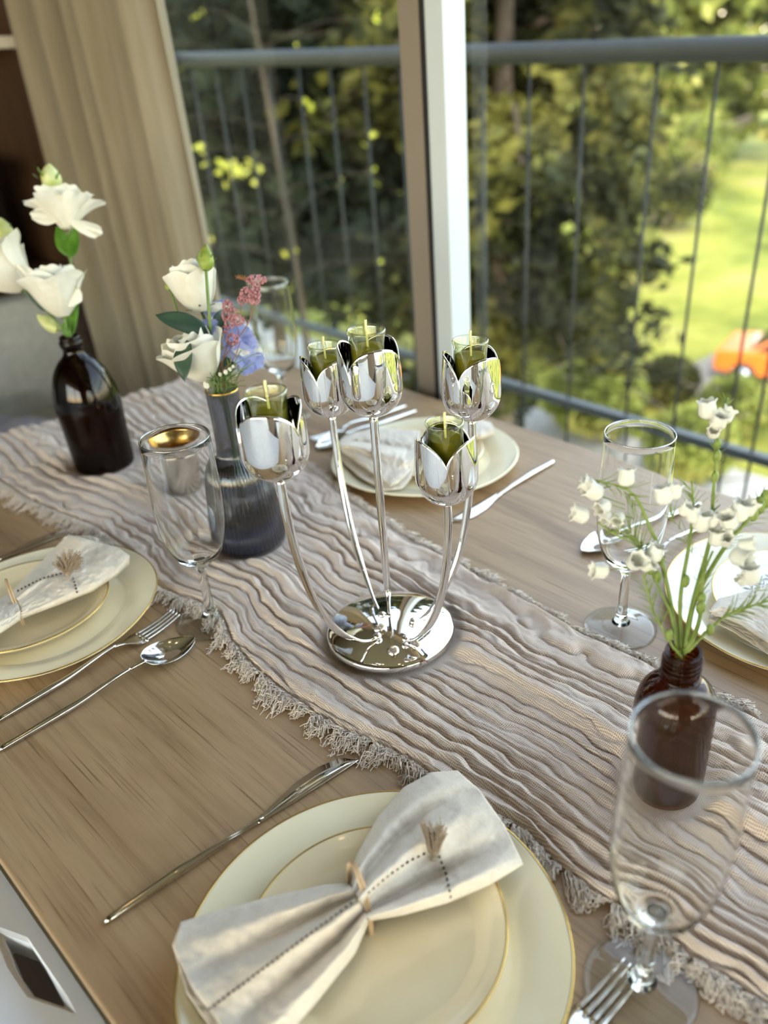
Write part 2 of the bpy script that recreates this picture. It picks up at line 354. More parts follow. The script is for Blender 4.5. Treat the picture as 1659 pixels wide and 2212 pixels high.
# floor-to-ceiling glazing in the plane y = 1.0
def glazing(name, x0, x1, y, x_stile):
    e = bobj(name, (x0, x1, y, y+.05, 0, .05), MT['frame_in']); struct(e)
    bobj('head_rail', (x0, x1, y, y+.05, 2.09, 2.139), MT['frame_in'], e)
    for a, b in x_stile: bobj('stile', (a, b, y, y+.05, .05, 2.09), MT['frame_in'], e)
    npmesh('pane', [(x0+.01, y+.022, .05), (x1-.01, y+.022, .05), (x1-.01, y+.022, 2.09), (x0+.01, y+.022, 2.09)], [[0, 1, 2, 3]], MT['pane'], e, smooth=False)
    return e
w1 = glazing('window_1', -2.2, -.965, 1.0, [(-2.2, -2.15), (-1.052, -1.008)])
npmesh('pane', [(-2.18, 1.04, .05), (-1.0, 1.04, .05), (-1.0, 1.04, 2.09), (-2.18, 1.04, 2.09)], [[0, 1, 2, 3]], MT['pane'], w1, smooth=False)
bobj('gasket', (-1.008, -.999, 1.0, 1.045, .05, 2.09), MT['gasket'], w1)
bobj('edge_strip', (-.999, -.963, 1.003, 1.05, .05, 2.09), MT['frame_edge'], w1)
w2 = glazing('window_2', -.963, 2.2, 1.03, [(2.15, 2.2)])
w3 = glazing('window_3', 2.2, 5.2, 1.0, [(2.2, 2.26), (5.14, 5.2)])
# glazed end of the room, seen only as a reflection
e = bobj('window_4', (5.1, 5.15, -1.65, 1.0, 0, .05), MT['frame_in']); struct(e)
bobj('head_rail', (5.1, 5.15, -1.65, 1.0, 2.45, 2.62), MT['frame_in'], e)
for a in (-1.65, -.3, .94): bobj('stile', (5.1, 5.15, a, a+.06, .05, 2.45), MT['frame_in'], e)
npmesh('pane', [(5.12, -1.64, .05), (5.12, .99, .05), (5.12, .99, 2.45), (5.12, -1.64, 2.45)], [[0, 3, 2, 1]], MT['pane'], e, smooth=False)

# two recessed warm ceiling spots, mirrored in the candle holder foot and the plates
MT['lampglow'] = NT('warm_lamp').m
_b = MT['lampglow'].node_tree.nodes['Principled BSDF']; _b.inputs['Emission Color'].default_value = (1, .62, .30, 1); _b.inputs['Emission Strength'].default_value = 15
for i, (x, y) in enumerate(((-.62, .12), (-.10, .30), (.75, -.05))):
    t = thing('ceiling_spotlight', (x, y, 2.62), ('small round warm ceiling spotlight over the candle holder', 'small round warm ceiling spotlight over the front plate', 'small round warm ceiling spotlight nearest the right hand window')[i], 'ceiling light', 'recessed ceiling spotlights')
    V, F = lathe([(.032, -.004), (.045, -.004), (.045, 0)], 24, (x, y, 2.62)); npmesh('trim_ring', V, F, MT['frame_edge'], t)
    V, F = lathe([(.0005, -.003), (.031, -.003)], 24, (x, y, 2.62)); npmesh('lamp_face', V, F[:, ::-1], MT['lampglow'], t)

# balcony
bal = struct(bobj('trim_2', (-3.6, 5.4, 1.09, 2.1, -.2, .02), MT['conc']))
rl = thing('balcony_railing', (0, 2.0, .02), 'charcoal metal balcony railing with thin upright bars outside the window', 'railing')
V, F = tube([(-3.35, 2.0, 1.255), (5.3, 2.0, 1.245)], .026, 16); npmesh('top_rail', V, F, MT['rail'], rl)
V, F = tube([(-3.35, 2.0, 1.255), (-3.5, 1.8, 1.255), (-3.55, 1.1, 1.255)], .026, 12, 12); npmesh('top_rail', V, F, MT['rail'], rl)
bobj('bottom_rail', (-3.5, 5.3, 1.985, 2.015, .295, .32), simple('grey_lower_rail', (84, 90, 92), .6), rl)
bars = [-3.3, -3.13, -2.96, -2.79, -2.62, -2.45, -2.28, -2.11, -1.94, -1.77, -1.6, -1.42, -1.206, -1.047, -.882, -.805]+[-.64+.165*k for k in range(34)]
barmesh = None
for bx in bars:
    if barmesh is None:
        V, F = tube([(0, 0, .0), (0, 0, 1.215)], .0045, 8); o = npmesh('upright_bar', V, F, MT['rail']); o.parent = rl; o.location = (bx, 0, 0); barmesh = o.data
    else:
        o = bpy.data.objects.new('upright_bar', barmesh); COL.objects.link(o); o.parent = rl; o.location = (bx, 0, 0)

# ------------------------------------------------------------------ outside: ground, trees, car
GZ = -6.5
def ground_mat():
    t = NT('meadow_grass').set(rough=.95, spec=.1); v = t.coord()
    n1 = t.noise(v, .16, 5, .6); n2 = t.noise(v, 1.4, 4)
    c = t.ramp(n1, [(.30, lin((62, 68, 28))), (.42, lin((112, 116, 46))), (.56, lin((146, 142, 62))), (.72, lin((150, 134, 92)))])  # grass patches; the dark ones also stand in for tree shadows
    c = t.mix(.6, c, t.ramp(n2, [(.3, (.55, .6, .45, 1)), (.65, (1, 1, 1, 1))]), 'MULTIPLY'); t.l(c, t.b.inputs['Base Color']); return t.m
struct(bobj('ground', (-90, 60, -70, 120, GZ-.3, GZ), ground_mat()))
bobj('footpath', (-60, 30, 13.0, 15.0, GZ, GZ+.04), mottled('pale_gravel', (150, 146, 138), (168, 162, 152), 3, .9)); tag(bpy.data.objects['footpath'], kind='structure')
struct(bobj('driveway', (-10.2, 3, 18.2, 21.4, GZ, GZ+.03), mottled('grey_paving', (112, 106, 98), (128, 122, 112), 2, .9)))
struct(bobj('shading_storeys', (-12, 9, -3.0, 1.08, 2.75, 7.6), MT['plaster']))  # unseen upper storeys added to cast shade over the balcony
struct(bobj('floor_slab_below', (-3.2, 5.2, -2.6, 1.08, -.5, -.12), MT['conc']))

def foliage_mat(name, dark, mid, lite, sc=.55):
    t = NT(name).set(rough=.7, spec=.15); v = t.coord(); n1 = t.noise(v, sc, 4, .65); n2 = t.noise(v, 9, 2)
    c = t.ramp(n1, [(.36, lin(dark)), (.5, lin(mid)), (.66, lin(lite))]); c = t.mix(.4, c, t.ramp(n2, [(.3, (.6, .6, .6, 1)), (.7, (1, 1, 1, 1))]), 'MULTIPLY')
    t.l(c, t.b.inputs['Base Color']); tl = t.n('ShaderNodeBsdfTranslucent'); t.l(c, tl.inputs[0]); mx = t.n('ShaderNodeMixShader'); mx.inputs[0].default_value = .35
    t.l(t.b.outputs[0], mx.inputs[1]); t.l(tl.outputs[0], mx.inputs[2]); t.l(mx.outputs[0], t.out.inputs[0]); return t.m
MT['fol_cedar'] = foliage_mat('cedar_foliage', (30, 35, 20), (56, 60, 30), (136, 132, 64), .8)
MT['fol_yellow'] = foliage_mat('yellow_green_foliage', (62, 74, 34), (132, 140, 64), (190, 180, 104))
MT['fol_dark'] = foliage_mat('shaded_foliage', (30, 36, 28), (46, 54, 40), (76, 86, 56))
MT['bark'] = mottled('grey_brown_bark', (66, 56, 46), (96, 84, 70), 6, .9, .6, .02, (1, 1, .2))
def leaves(C, size, rs, flat=.5, asp=.55):
    N = len(C); d = rs.normal(size=(N, 3)); d[:, 2] *= flat; d /= np.linalg.norm(d, axis=1, keepdims=True)
    e = np.cross(d, rs.normal(size=(N, 3))); e /= np.linalg.norm(e, axis=1, keepdims=True)
    s = size*(.6+.8*rs.random(N))[:, None]; e2 = e*asp
    P = np.stack([C-d*s, C+e2*s, C+d*s, C-e2*s], 1); F = np.arange(N*4).reshape(N, 4); return P.reshape(-1, 3), F
def tree(name, label, x, y, h, layers, size, n, mat, seed, r0=.22, droop=.12, group='trees beyond the balcony', start=.25, clump=.35):
    """trunk, limbs and leaf sprays set along each limb; layers = [(z fraction, reach)]"""
    rs = np.random.default_rng(seed); t = thing(name, (x, y, GZ), label, 'tree', group)
    tr = crv([(x, y, GZ), (x+.15*rs.normal(), y+.15*rs.normal(), GZ+h*.5), (x, y, GZ+h)], 14)
    V, F = tube(tr, [r0, r0*.6, r0*.12], 10, 14); npmesh('trunk', V, F, MT['bark'], t)
    C = []; L = []
    zf = np.linspace(start, .98, 34)
    for k, q in enumerate(zf):
        reach = np.interp(q, [a for a, b in layers], [b for a, b in layers])
        for j in range(3):
            a = k*2.4+j*2.1+rs.random(); rr = reach*(.75+.4*rs.random()); b0 = np.array([x, y, GZ+h*q])
            P = crv([b0, b0+np.array([math.cos(a)*rr*.5, math.sin(a)*rr*.5, rr*.10]), b0+np.array([math.cos(a)*rr, math.sin(a)*rr, -rr*droop])], 8)
            L.append(P); m = int(n/102); u = rs.random(m)**.7; i = (u*7).astype(int).clip(0, 6); f = (u*7-i)[:, None]
            p = P[i]*(1-f)+P[i+1]*f; k2 = max(2, m//14); cc = rs.normal(size=(k2, 3))*np.array([1, 1, .35])*clump
            ci = rs.integers(0, k2, m); p = p+cc[ci]*(.4+u)[:, None]+rs.normal(size=(m, 3))*np.array([.13, .13, .06]); C.append(p)
    V, F = tubes(np.array(L), np.linspace(.045, .008, 8)*h/9, 5); npmesh('limbs', V, F, MT['bark'], t)['kind'] = 'stuff'
    V, F = leaves(np.concatenate(C), size, rs); npmesh('foliage', V, F, mat, t, smooth=False)['kind'] = 'stuff'
    return t
# seen from the table the glass spans x/y = -1.7 (curtain) to -.45 (right edge of the picture)
G3 = 'trees beyond the balcony'
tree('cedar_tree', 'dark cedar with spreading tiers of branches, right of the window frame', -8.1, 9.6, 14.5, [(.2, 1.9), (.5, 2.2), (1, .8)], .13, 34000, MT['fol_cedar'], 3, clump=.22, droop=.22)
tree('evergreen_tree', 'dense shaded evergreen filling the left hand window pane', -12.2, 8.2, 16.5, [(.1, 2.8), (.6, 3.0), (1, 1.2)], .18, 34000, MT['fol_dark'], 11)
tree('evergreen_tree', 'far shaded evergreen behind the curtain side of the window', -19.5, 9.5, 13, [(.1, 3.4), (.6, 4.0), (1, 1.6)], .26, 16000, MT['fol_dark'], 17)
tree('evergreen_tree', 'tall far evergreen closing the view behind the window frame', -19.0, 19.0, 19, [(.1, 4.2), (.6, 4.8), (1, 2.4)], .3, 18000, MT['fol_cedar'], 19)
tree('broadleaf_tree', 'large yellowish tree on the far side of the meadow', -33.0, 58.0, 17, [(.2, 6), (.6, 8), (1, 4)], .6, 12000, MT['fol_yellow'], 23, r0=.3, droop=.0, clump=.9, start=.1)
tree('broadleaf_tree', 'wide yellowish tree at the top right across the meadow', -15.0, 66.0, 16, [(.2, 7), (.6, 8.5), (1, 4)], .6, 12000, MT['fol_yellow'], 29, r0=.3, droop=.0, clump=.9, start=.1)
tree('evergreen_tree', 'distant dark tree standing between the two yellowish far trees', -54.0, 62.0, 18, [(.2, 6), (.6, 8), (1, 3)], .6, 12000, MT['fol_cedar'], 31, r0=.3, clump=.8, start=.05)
def sapling():
    rs = np.random.default_rng(77); x, y = -8.4, 5.9; t = thing('young_maple', (x, y, GZ), 'thin young tree with scattered leaves painted sunlit yellow behind the left window pane', 'tree', None)
    V, F = tube([(x, y, GZ), (x+.1, y+.1, -2), (x, y, 1.9)], [.06, .04, .012], 8, 20); npmesh('trunk', V, F, MT['bark'], t)
    C = []; L = []
    for k in range(18):
        z0 = -1.6+3.2*k/18; a = k*2.4; b = np.array([x, y, z0]); e_ = b+np.array([math.cos(a)*1.3, math.sin(a)*1.3, .35*rs.random()]); L.append(crv([b, (b+e_)/2+[0, 0, .1], e_], 6))
        cc = b+(e_-b)*(.5+.5*rs.random()); C.append(cc+rs.normal(size=(3, 3))*.06) if k % 2 else C.append(e_+rs.normal(size=(3, 3))*.05)
    cc = dp(505, 365, (x, y, .3)); C.append(cc+rs.normal(size=(34, 3))*[.13, .13, .06])
    V, F = tubes(np.array(L), .0035, 4); npmesh('twigs', V, F, MT['bark'], t)['kind'] = 'stuff'
    V, F = leaves(np.concatenate(C), .045, rs, 1, .7); npmesh('foliage', V, F, foliage_mat('sunlit_leaf_yellow', (190, 196, 60), (222, 220, 90), (238, 230, 130)), t, smooth=False)['kind'] = 'stuff'  # sunlight is painted into the leaf yellow; the tree itself stands in shade
sapling()
def shrub(x, y, s, seed, label, mat):
    rs = np.random.default_rng(seed); t = thing('garden_shrub', (x, y, GZ), label, 'shrub', 'shrubs below the balcony')
    st = np.array([crv([(x, y, GZ), (x+rs.normal()*s*.4, y+rs.normal()*s*.4, GZ+s*.8), (x+rs.normal()*s*.6, y+rs.normal()*s*.6, GZ+s*1.4)], 6) for _ in range(9)])
    V, F = tubes(st, .02*s, 5); npmesh('stems', V, F, MT['bark'], t)['kind'] = 'stuff'
    u = rs.normal(size=(2600, 3)); u /= np.linalg.norm(u, axis=1, keepdims=True); u *= (rs.random((2600, 1))**.4)*s*np.array([1.0, 1.0, .75]); u[:, 2] += s*.8
    V, F = leaves(u+np.array([x, y, GZ]), .09*s**.5, rs, 1); npmesh('foliage', V, F, mat, t, smooth=False)['kind'] = 'stuff'
for i, (x, y, s, l, m) in enumerate(((-13.2, 18.6, 1.5, 'round yellow green shrub on the meadow left of the orange car', 'fol_yellow'), (-9.6, 14.6, 1.2, 'low yellow green shrub beside the pale footpath', 'fol_yellow'),
        (-16.2, 22.6, 1.6, 'broad shrub halfway up the meadow', 'fol_yellow'), (-6.9, 14.0, 1.0, 'lowest green shrub under the right end of the railing', 'fol_yellow'), (-11.6, 12.6, 1.5, 'dark shrub at the foot of the cedar', 'fol_cedar'), (-17.4, 27.4, 1.5, 'yellow green shrub far up the meadow left of the car', 'fol_yellow'), (-10.9, 16.9, .9, 'small pale shrub between cedar and driveway', 'fol_yellow'), (-9.3, 17.2, .8, 'small dark shrub at the near edge of the driveway', 'fol_cedar'), (-7.2, 16.6, .9, 'small yellow green shrub before the orange car', 'fol_yellow'), (-20.5, 36.0, 2.0, 'large dark shrub far up the meadow', 'fol_cedar'), (-25.5, 47.0, 2.6, 'largest shrub near the top of the meadow', 'fol_yellow'))): shrub(x, y, s, 50+i, l, MT[m])

def car(x, y, rz):
    t = thing('parked_car', (x, y, GZ+.03), 'orange parked car down on the paving, seen between the railing bars', 'car')
    paint = simple('orange_car_paint', (226, 118, 40), .35, coat=.6); dark = simple('dark_car_glass', (28, 32, 36), .1); rub = simple('black_tyre', (28, 28, 28), .8); hub = simple('grey_hubcap', (170, 172, 174), .35, .8)
    prof = [(-2.05, .35), (-2.1, .62), (-2.0, .92), (-1.2, .98), (-.55, 1.42), (.75, 1.46), (1.55, 1.02), (2.0, .95), (2.1, .6), (2.05, .35)]
    R = Matrix.Rotation(rz, 3, 'Z')
    def place(V): return [tuple(R@Vector(v)+Vector((x, y, GZ+.03))) for v in V]
    n = len(prof); ws = []
    V = []
    for sgn in (-1, 1):
        for px_, pz in prof: V.append((px_, sgn*(.86-.16*max(0, pz-.98)/.48), pz))
    F = [list(range(n))[::-1], [n+i for i in range(n)]]+[[i, (i+1) % n, n+(i+1) % n, n+i] for i in range(n)]
    b = npmesh('body', place(V), F, paint, t, smooth=False); mod(b, 'BEVEL', width=.06, segments=2)
    for sgn in (-1, 1):
        V = [(-1.05, sgn*.862, 1.0), (-.52, sgn*.745, 1.36), (.70, sgn*.735, 1.39), (1.35, sgn*.862, 1.02)]; V += [(a, b_+sgn*.012, c) for a, b_, c in V]
        npmesh('side_window', place(V), [[0, 1, 2, 3], [7, 6, 5, 4], [0, 4, 5, 1], [1, 5, 6, 2], [2, 6, 7, 3], [3, 7, 4, 0]], dark, t, smooth=False)
    for a, b_ in ((( -1.2, .99), (-.56, 1.43)), ((1.54, 1.03), (.77, 1.46))):
        s = -1 if a[0] < 0 else 1; V = [(a[0]+s*.03, -.74, a[1]+.03), (a[0]+s*.03, .74, a[1]+.03), (b_[0]+s*.03, .66, b_[1]), (b_[0]+s*.03, -.66, b_[1])]; V += [(p+s*.015, q, r+.01) for p, q, r in V]
        npmesh('windscreen', place(V), [[0, 1, 2, 3], [7, 6, 5, 4], [0, 4, 5, 1], [1, 5, 6, 2], [2, 6, 7, 3], [3, 7, 4, 0]], dark, t, smooth=False)
    for wx in (-1.3, 1.3):
        for sgn in (-1, 1):
            V, F = lathe([(.12, -.1), (.3, -.1), (.33, -.06), (.33, .06), (.3, .1), (.12, .1)], 24); V = V[:, [0, 2, 1]]+np.array([wx, sgn*.8, .33]); wl = npmesh('wheel', place(V), F, rub, t)
            V, F = lathe([(.001, -.09), (.19, -.09), (.19, .09), (.001, .09)], 16); V = V[:, [0, 2, 1]]+np.array([wx, sgn*.8+sgn*.015, .33]); npmesh('hubcap', place(V), F, hub, t)
_c = onplane(1665, 770, (0, 0, GZ+.6), (0, 0, 1)); car(_c[0]+.9, _c[1], math.radians(12))
# ================================================================== FURNITURE
# dining table: rounded-corner oak top on two slab legs
tb = thing('dining_table', (-.4, .5, 0), 'long light oak dining table with rounded end carrying the runner', 'dining table')
def rrect(x0, x1, y0, y1, r, n=14):
    P = []
    for cx, cy_, a0 in ((x1-r, y1-r, 0), (x0+r, y1-r, 90), (x0+r, y0+r, 180), (x1-r, y0+r, 270)):
        for k in range(n+1): a = math.radians(a0+90*k/n); P.append((cx+r*math.cos(a), cy_+r*math.sin(a)))
    return P
def slab(P, z0, z1):
    n = len(P); V = [(x, y, z0) for x, y in P]+[(x, y, z1) for x, y in P]
    return V, [list(range(n))[::-1], [n+i for i in range(n)]]+[[i, (i+1) % n, n+(i+1) % n, n+i] for i in range(n)]
V, F = slab(rrect(-1.42, .95, .043, .965, .28), .730, .75); o = npmesh('tabletop', V, F, MT['table'], tb, smooth=False); mod(o, 'BEVEL', width=.0015, segments=2, limit_method='ANGLE', angle_limit=1.0)
MT['leg'] = simple('dark_metal_leg', (52, 46, 42), .5, .4)
for lx in (-1.05, .55):
    for ly in (.2, .8): bobj('leg', (lx-.03, lx+.03, ly-.03, ly+.03, 0, .70), MT['leg'], tb, .004)
bobj('under_frame', (-1.15, .65, .17, .83, .70, .730), MT['leg'], tb)

# white side table pushed against the near side, with a long hexagonal opening
ch = thing('white_side_table', (-.62, -.5, 0), 'white low side table with a hexagonal cut-out at the bottom left corner', 'side table')
MT['chair'] = mottled('white_foam_board', (222, 224, 230), (232, 233, 238), 12, .6)
# seat shell with one long hexagon opening (photo) and its mirror
def holed(outer, hole, z0, z1, name):
    """flat shell between an outer outline and one opening with the same number of corners"""
    n = len(outer); V = [(x, y, z1) for x, y in outer]+[(x, y, z1) for x, y in hole]+[(x, y, z0) for x, y in outer]+[(x, y, z0) for x, y in hole]; F = []
    for i in range(n):
        j = (i+1) % n; F += [[i, j, n+j, n+i], [2*n+i, 3*n+i, 3*n+j, 2*n+j], [i, 2*n+i, 2*n+j, j], [n+i, n+j, 3*n+j, 3*n+i]]
    bm = bmesh_fix(V, F); o = npmesh(name, bm[0], bm[1], MT['chair'], ch, smooth=False); mod(o, 'BEVEL', width=.004, segments=2, limit_method='ANGLE'); return o
def bmesh_fix(V, F):
    import bmesh
    bm = bmesh.new(); vs = [bm.verts.new(v) for v in V]
    for f in F: bm.faces.new([vs[i] for i in f])
    bmesh.ops.recalc_face_normals(bm, faces=bm.faces); bm.verts.index_update()
    r = ([tuple(v.co) for v in bm.verts], [[v.index for v in f.verts] for f in bm.faces]); bm.free(); return r
SZ = .712
_h = at([6, 66, 98, 140, 72, 36], [2020, 2042, 2090, 2172, 2148, 2096], SZ-TZ)
holed([(-.95, .046), (-.62, .046), (-.30, .046), (-.30, -.30), (-.62, -.32), (-.95, -.30)], [(float(p[0]), float(p[1])) for p in (_h[0], _h[1], _h[2], _h[3], _h[4], _h[5])], SZ-.026, SZ, 'cut_out_panel')
for nm, b in (('top_panel', (-1.72, -.952, -1.5, .046, SZ-.026, SZ)), ('top_panel', (-.298, .5, -1.5, .046, SZ-.026, SZ))): bobj(nm, b, MT['chair'], ch, .002)
V, F = slab([(-.298, -.30), (-.62, -.32), (-.952, -.30), (-.952, -1.5), (-.298, -1.5)], SZ-.026, SZ); V, F = bmesh_fix(V, F); npmesh('top_panel', V, F, MT['chair'], ch, smooth=False)
for lx in (-1.68, .45):
    for ly in (-1.45, -.02): bobj('leg', (lx-.02, lx+.02, ly-.02, ly+.02, 0, SZ-.026), MT['chair'], ch, .003)

# curtain
def curtain():
    n, m = 220, 30; u = np.linspace(0, 1, n); z = np.linspace(.02, 2.5, m); x = -2.16+(.59)*u; U, Zz = np.meshgrid(u, z, indexing='ij')
    ph = 2*PI*(6.2*U+.25*np.sin(U*9)); y = .905+.040*np.sin(ph)*(.75+.3*np.sin(U*23+1))+.012*np.sin(ph*2.3+Zz*1.3)+.006*np.sin(Zz*3+U*30)
    X = -2.16+.59*U+.014*np.cos(ph)+.01*np.sin(Zz*2+U*8)*U
    V, F = grid(np.stack([X, y, Zz], -1)); t = NT('curtain_cloth').set(rough=.95, sheen=.2, spec=.1); v = t.coord((1, 1, .05)); nz = t.noise(v, 60, 3)
    c = t.ramp(nz, [(.3, lin((146, 136, 116))), (.7, lin((162, 152, 134)))]); t.l(c, t.b.inputs['Base Color'])
    tl = t.n('ShaderNodeBsdfTranslucent'); t.l(c, tl.inputs[0]); mx = t.n('ShaderNodeMixShader'); mx.inputs[0].default_value = .22
    t.l(t.b.outputs[0], mx.inputs[1]); t.l(tl.outputs[0], mx.inputs[2]); t.l(mx.outputs[0], t.out.inputs[0])
    o = npmesh('curtain', V, F, t.m); mod(o, 'SOLIDIFY', thickness=.002)
    tag(o, 'floor length beige pleated curtain gathered at the left of the window', 'curtain')
curtain()
def back_curtain():
    u = np.linspace(0, 1, 200); z = np.linspace(.02, 2.5, 12); U, Zz = np.meshgrid(u, z, indexing='ij'); ph = 2*PI*11*U
    V, F = grid(np.stack([-3.08+.04*np.sin(ph)*(.7+.3*np.sin(U*31)), -1.5+1.35*U, Zz], -1)); o = npmesh('pale_curtain', V, F, mottled('pale_curtain_cloth', (206, 206, 200), (218, 218, 212), 9, .95)); mod(o, 'SOLIDIFY', thickness=.002)
    tag(o, 'pale pleated curtain on the end wall, mirrored faintly in the left window pane', 'curtain')
back_curtain()

# wooden shelving at the end of the room
bk = thing('shelving_unit', (-2.6, .2, 0), 'dark brown wooden shelving unit at the far left with pale shelves', 'shelf')
bobj('back_panel', (-2.78, -2.74, -.9, .99, 0, 2.3), MT['case'], bk)
bobj('side_panel', (-2.74, -2.34, .96, .99, 0, 2.3), MT['case'], bk, .002)
bobj('side_panel', (-2.74, -2.34, .06, .09, .0, 2.3), MT['case'], bk, .002)
bobj('side_panel', (-2.74, -2.34, -.9, -.87, .0, 2.3), MT['case'], bk, .002)
MT['shelf'] = simple('pale_shelf_board', (196, 186, 164), .6)
bobj('shelf', (-2.74, -2.32, .09, .96, 1.305, 1.33), MT['shelf'], bk, .002)
bobj('shelf', (-2.74, -2.34, .09, .96, .765, .79), MT['case'], bk, .002)
bobj('shelf', (-2.74, -2.34, .09, .96, 1.80, 1.825), MT['shelf'], bk, .002)
bobj('base_cabinet', (-2.74, -2.36, -.9, .99, .0, .765), MT['case'], bk, .003)
def bookf(name, b, c, label, grp=None, cat='book'):
    t = thing(name, ((b[0]+b[1])/2, (b[2]+b[3])/2, b[4]), label, cat, grp)
    bobj('cover', b, simple(name+'_cover', c, .6), t, .0015)
    bobj('page_block', (b[0]-.002, b[1]-.008, b[2]+.003, b[3]-.003, b[4]+.004, b[5]+.001), simple('paper', (206, 200, 188), .9), t)
ybk = .62
for i, (w_, h_, c, nm) in enumerate(((.035, .20, (110, 108, 110), 'mid grey book, leftmost upright on the dark shelf'), (.028, .22, (60, 60, 70), 'slate book second upright on the dark shelf'), (.03, .215, (172, 168, 160), 'pale grey book third upright on the dark shelf'), (.04, .225, (44, 44, 60), 'navy book fourth upright on the dark shelf'), (.026, .21, (120, 116, 112), 'thin grey book fifth upright on the dark shelf'), (.03, .22, (70, 46, 36), 'brown book, rightmost of the uprights behind the white blooms'))):
    bookf('upright_book', (-2.62, -2.42, ybk, ybk+w_-.002, .791, .791+h_), c, nm, 'books upright on the dark shelf'); ybk += w_
bx_ = thing('wooden_box', (-2.5, .72, 1.02), 'flat reddish brown wooden box lying across the upright books', 'box')
bobj('lid', (-2.62, -2.40, .62, .84, 1.046, 1.068), mottled('red_brown_wood', (96, 46, 26), (116, 60, 34), 12, .5), bx_, .002)
bobj('body', (-2.615, -2.405, .625, .835, 1.0165, 1.046), MT['case'], bx_, .002)

# pale low bench with a folded cloth
bn = thing('white_bench', (-2.0, .45, 0), 'pale grey upholstered bench standing beyond the table end at the left edge', 'bench')
MT['bench'] = mottled('pale_grey_upholstery', (170, 170, 166), (184, 184, 180), 40, .9)
bobj('seat_cushion', (-2.28, -1.75, -.35, .82, .40, .50), MT['bench'], bn, .03, 4)
bobj('backrest', (-2.30, -2.20, -.35, .845, .40, .775), MT['bench'], bn, .03, 4)
bobj('frame', (-2.26, -1.78, -.32, .83, .30, .40), MT['case'], bn, .004)
for lx in (-2.22, -1.82):
    for ly in (-.28, .79): bobj('leg', (lx-.02, lx+.02, ly-.02, ly+.02, 0, .30), MT['case'], bn, .003)
def pillow(name, c, size, rz, mat, label, cat):
    n = 24; u = np.linspace(-1, 1, n); U, W = np.meshgrid(u, u, indexing='ij'); e = (1-U**4)*(1-W**4); ca, sa = math.cos(rz), math.sin(rz); P = []
    for s in (1, -1):
        x = U*size[0]/2*(1-.06*W**2); y = W*size[1]/2*(1-.06*U**2); z = size[2]/2+s*size[2]/2*np.sqrt(np.clip(e, 0, 1))
        z = z+.004*np.sin(U*9+W*4)*e; Q = np.stack([c[0]+x*ca-y*sa, c[1]+x*sa+y*ca, c[2]+z], -1); V, F = grid(Q if s < 0 else Q[:, ::-1]); P.append((V, fl(F)))
    V, F = join(P); o = npmesh(name, V, F, mat); tag(o, label, cat); return o
pillow('folded_cloth', (-1.93, .52, .501), (.30, .30, .06), .5, mottled('lavender_print', (166, 166, 186), (206, 206, 222), 20, .95), 'folded pale lavender patterned cloth lying on the grey bench', 'cloth')
pillow('brown_pouch', (-2.02, .46, .558), (.13, .10, .05), .2, simple('brown_leather', (104, 66, 44), .6), 'small brown leather pouch on top of the lavender cloth', 'pouch')

# ================================================================== TABLE RUNNER
NX = np.array([-1.46, -1.245, -1.152, -1.075, -1.009, -.945, -.895, -.835, -.804, -.76, -.734, -.70, -.653, -.605, -.555, -.49, -.451, -.415, -.378, -.34, -.265, -.227, -.195, -.158, -.133, -.109, -.078, -.058, .2, .6])
NY = np.array([.303, .310, .313, .326, .340, .341, .340, .329, .324, .331, .340, .342, .323, .314, .312, .313, .319, .328, .332, .334, .341, .334, .331, .336, .337, .334, .339, .338, .335, .34])
FX = np.array([-1.46, -1.356, -1.104, -.956, -.874, -.789, -.712, -.642, -.593, -.547, -.483, -.429, -.381, -.336, -.3, -.254, -.219, -.173, .2, .6])
FY = np.array([.722, .720, .678, .642, .630, .611, .601, .592, .592, .591, .584, .583, .577, .580, .583, .577, .582, .582, .58, .585])
def sm(xs, ys): g = np.linspace(xs[0], xs[-1], 900); y = np.interp(g, xs, ys); k = np.hanning(21); k /= k.sum(); return g, np.convolve(np.pad(y, 10, 'edge'), k, 'valid')
NG, FG = sm(NX, NY), sm(FX, FY)
SPOTS = [(-.528, .442, .069), (-.206, .457, .036), (-.812, .455, .048), (-1.175, .443, .047), (-1.01, .48, .03)]   # things standing on the cloth
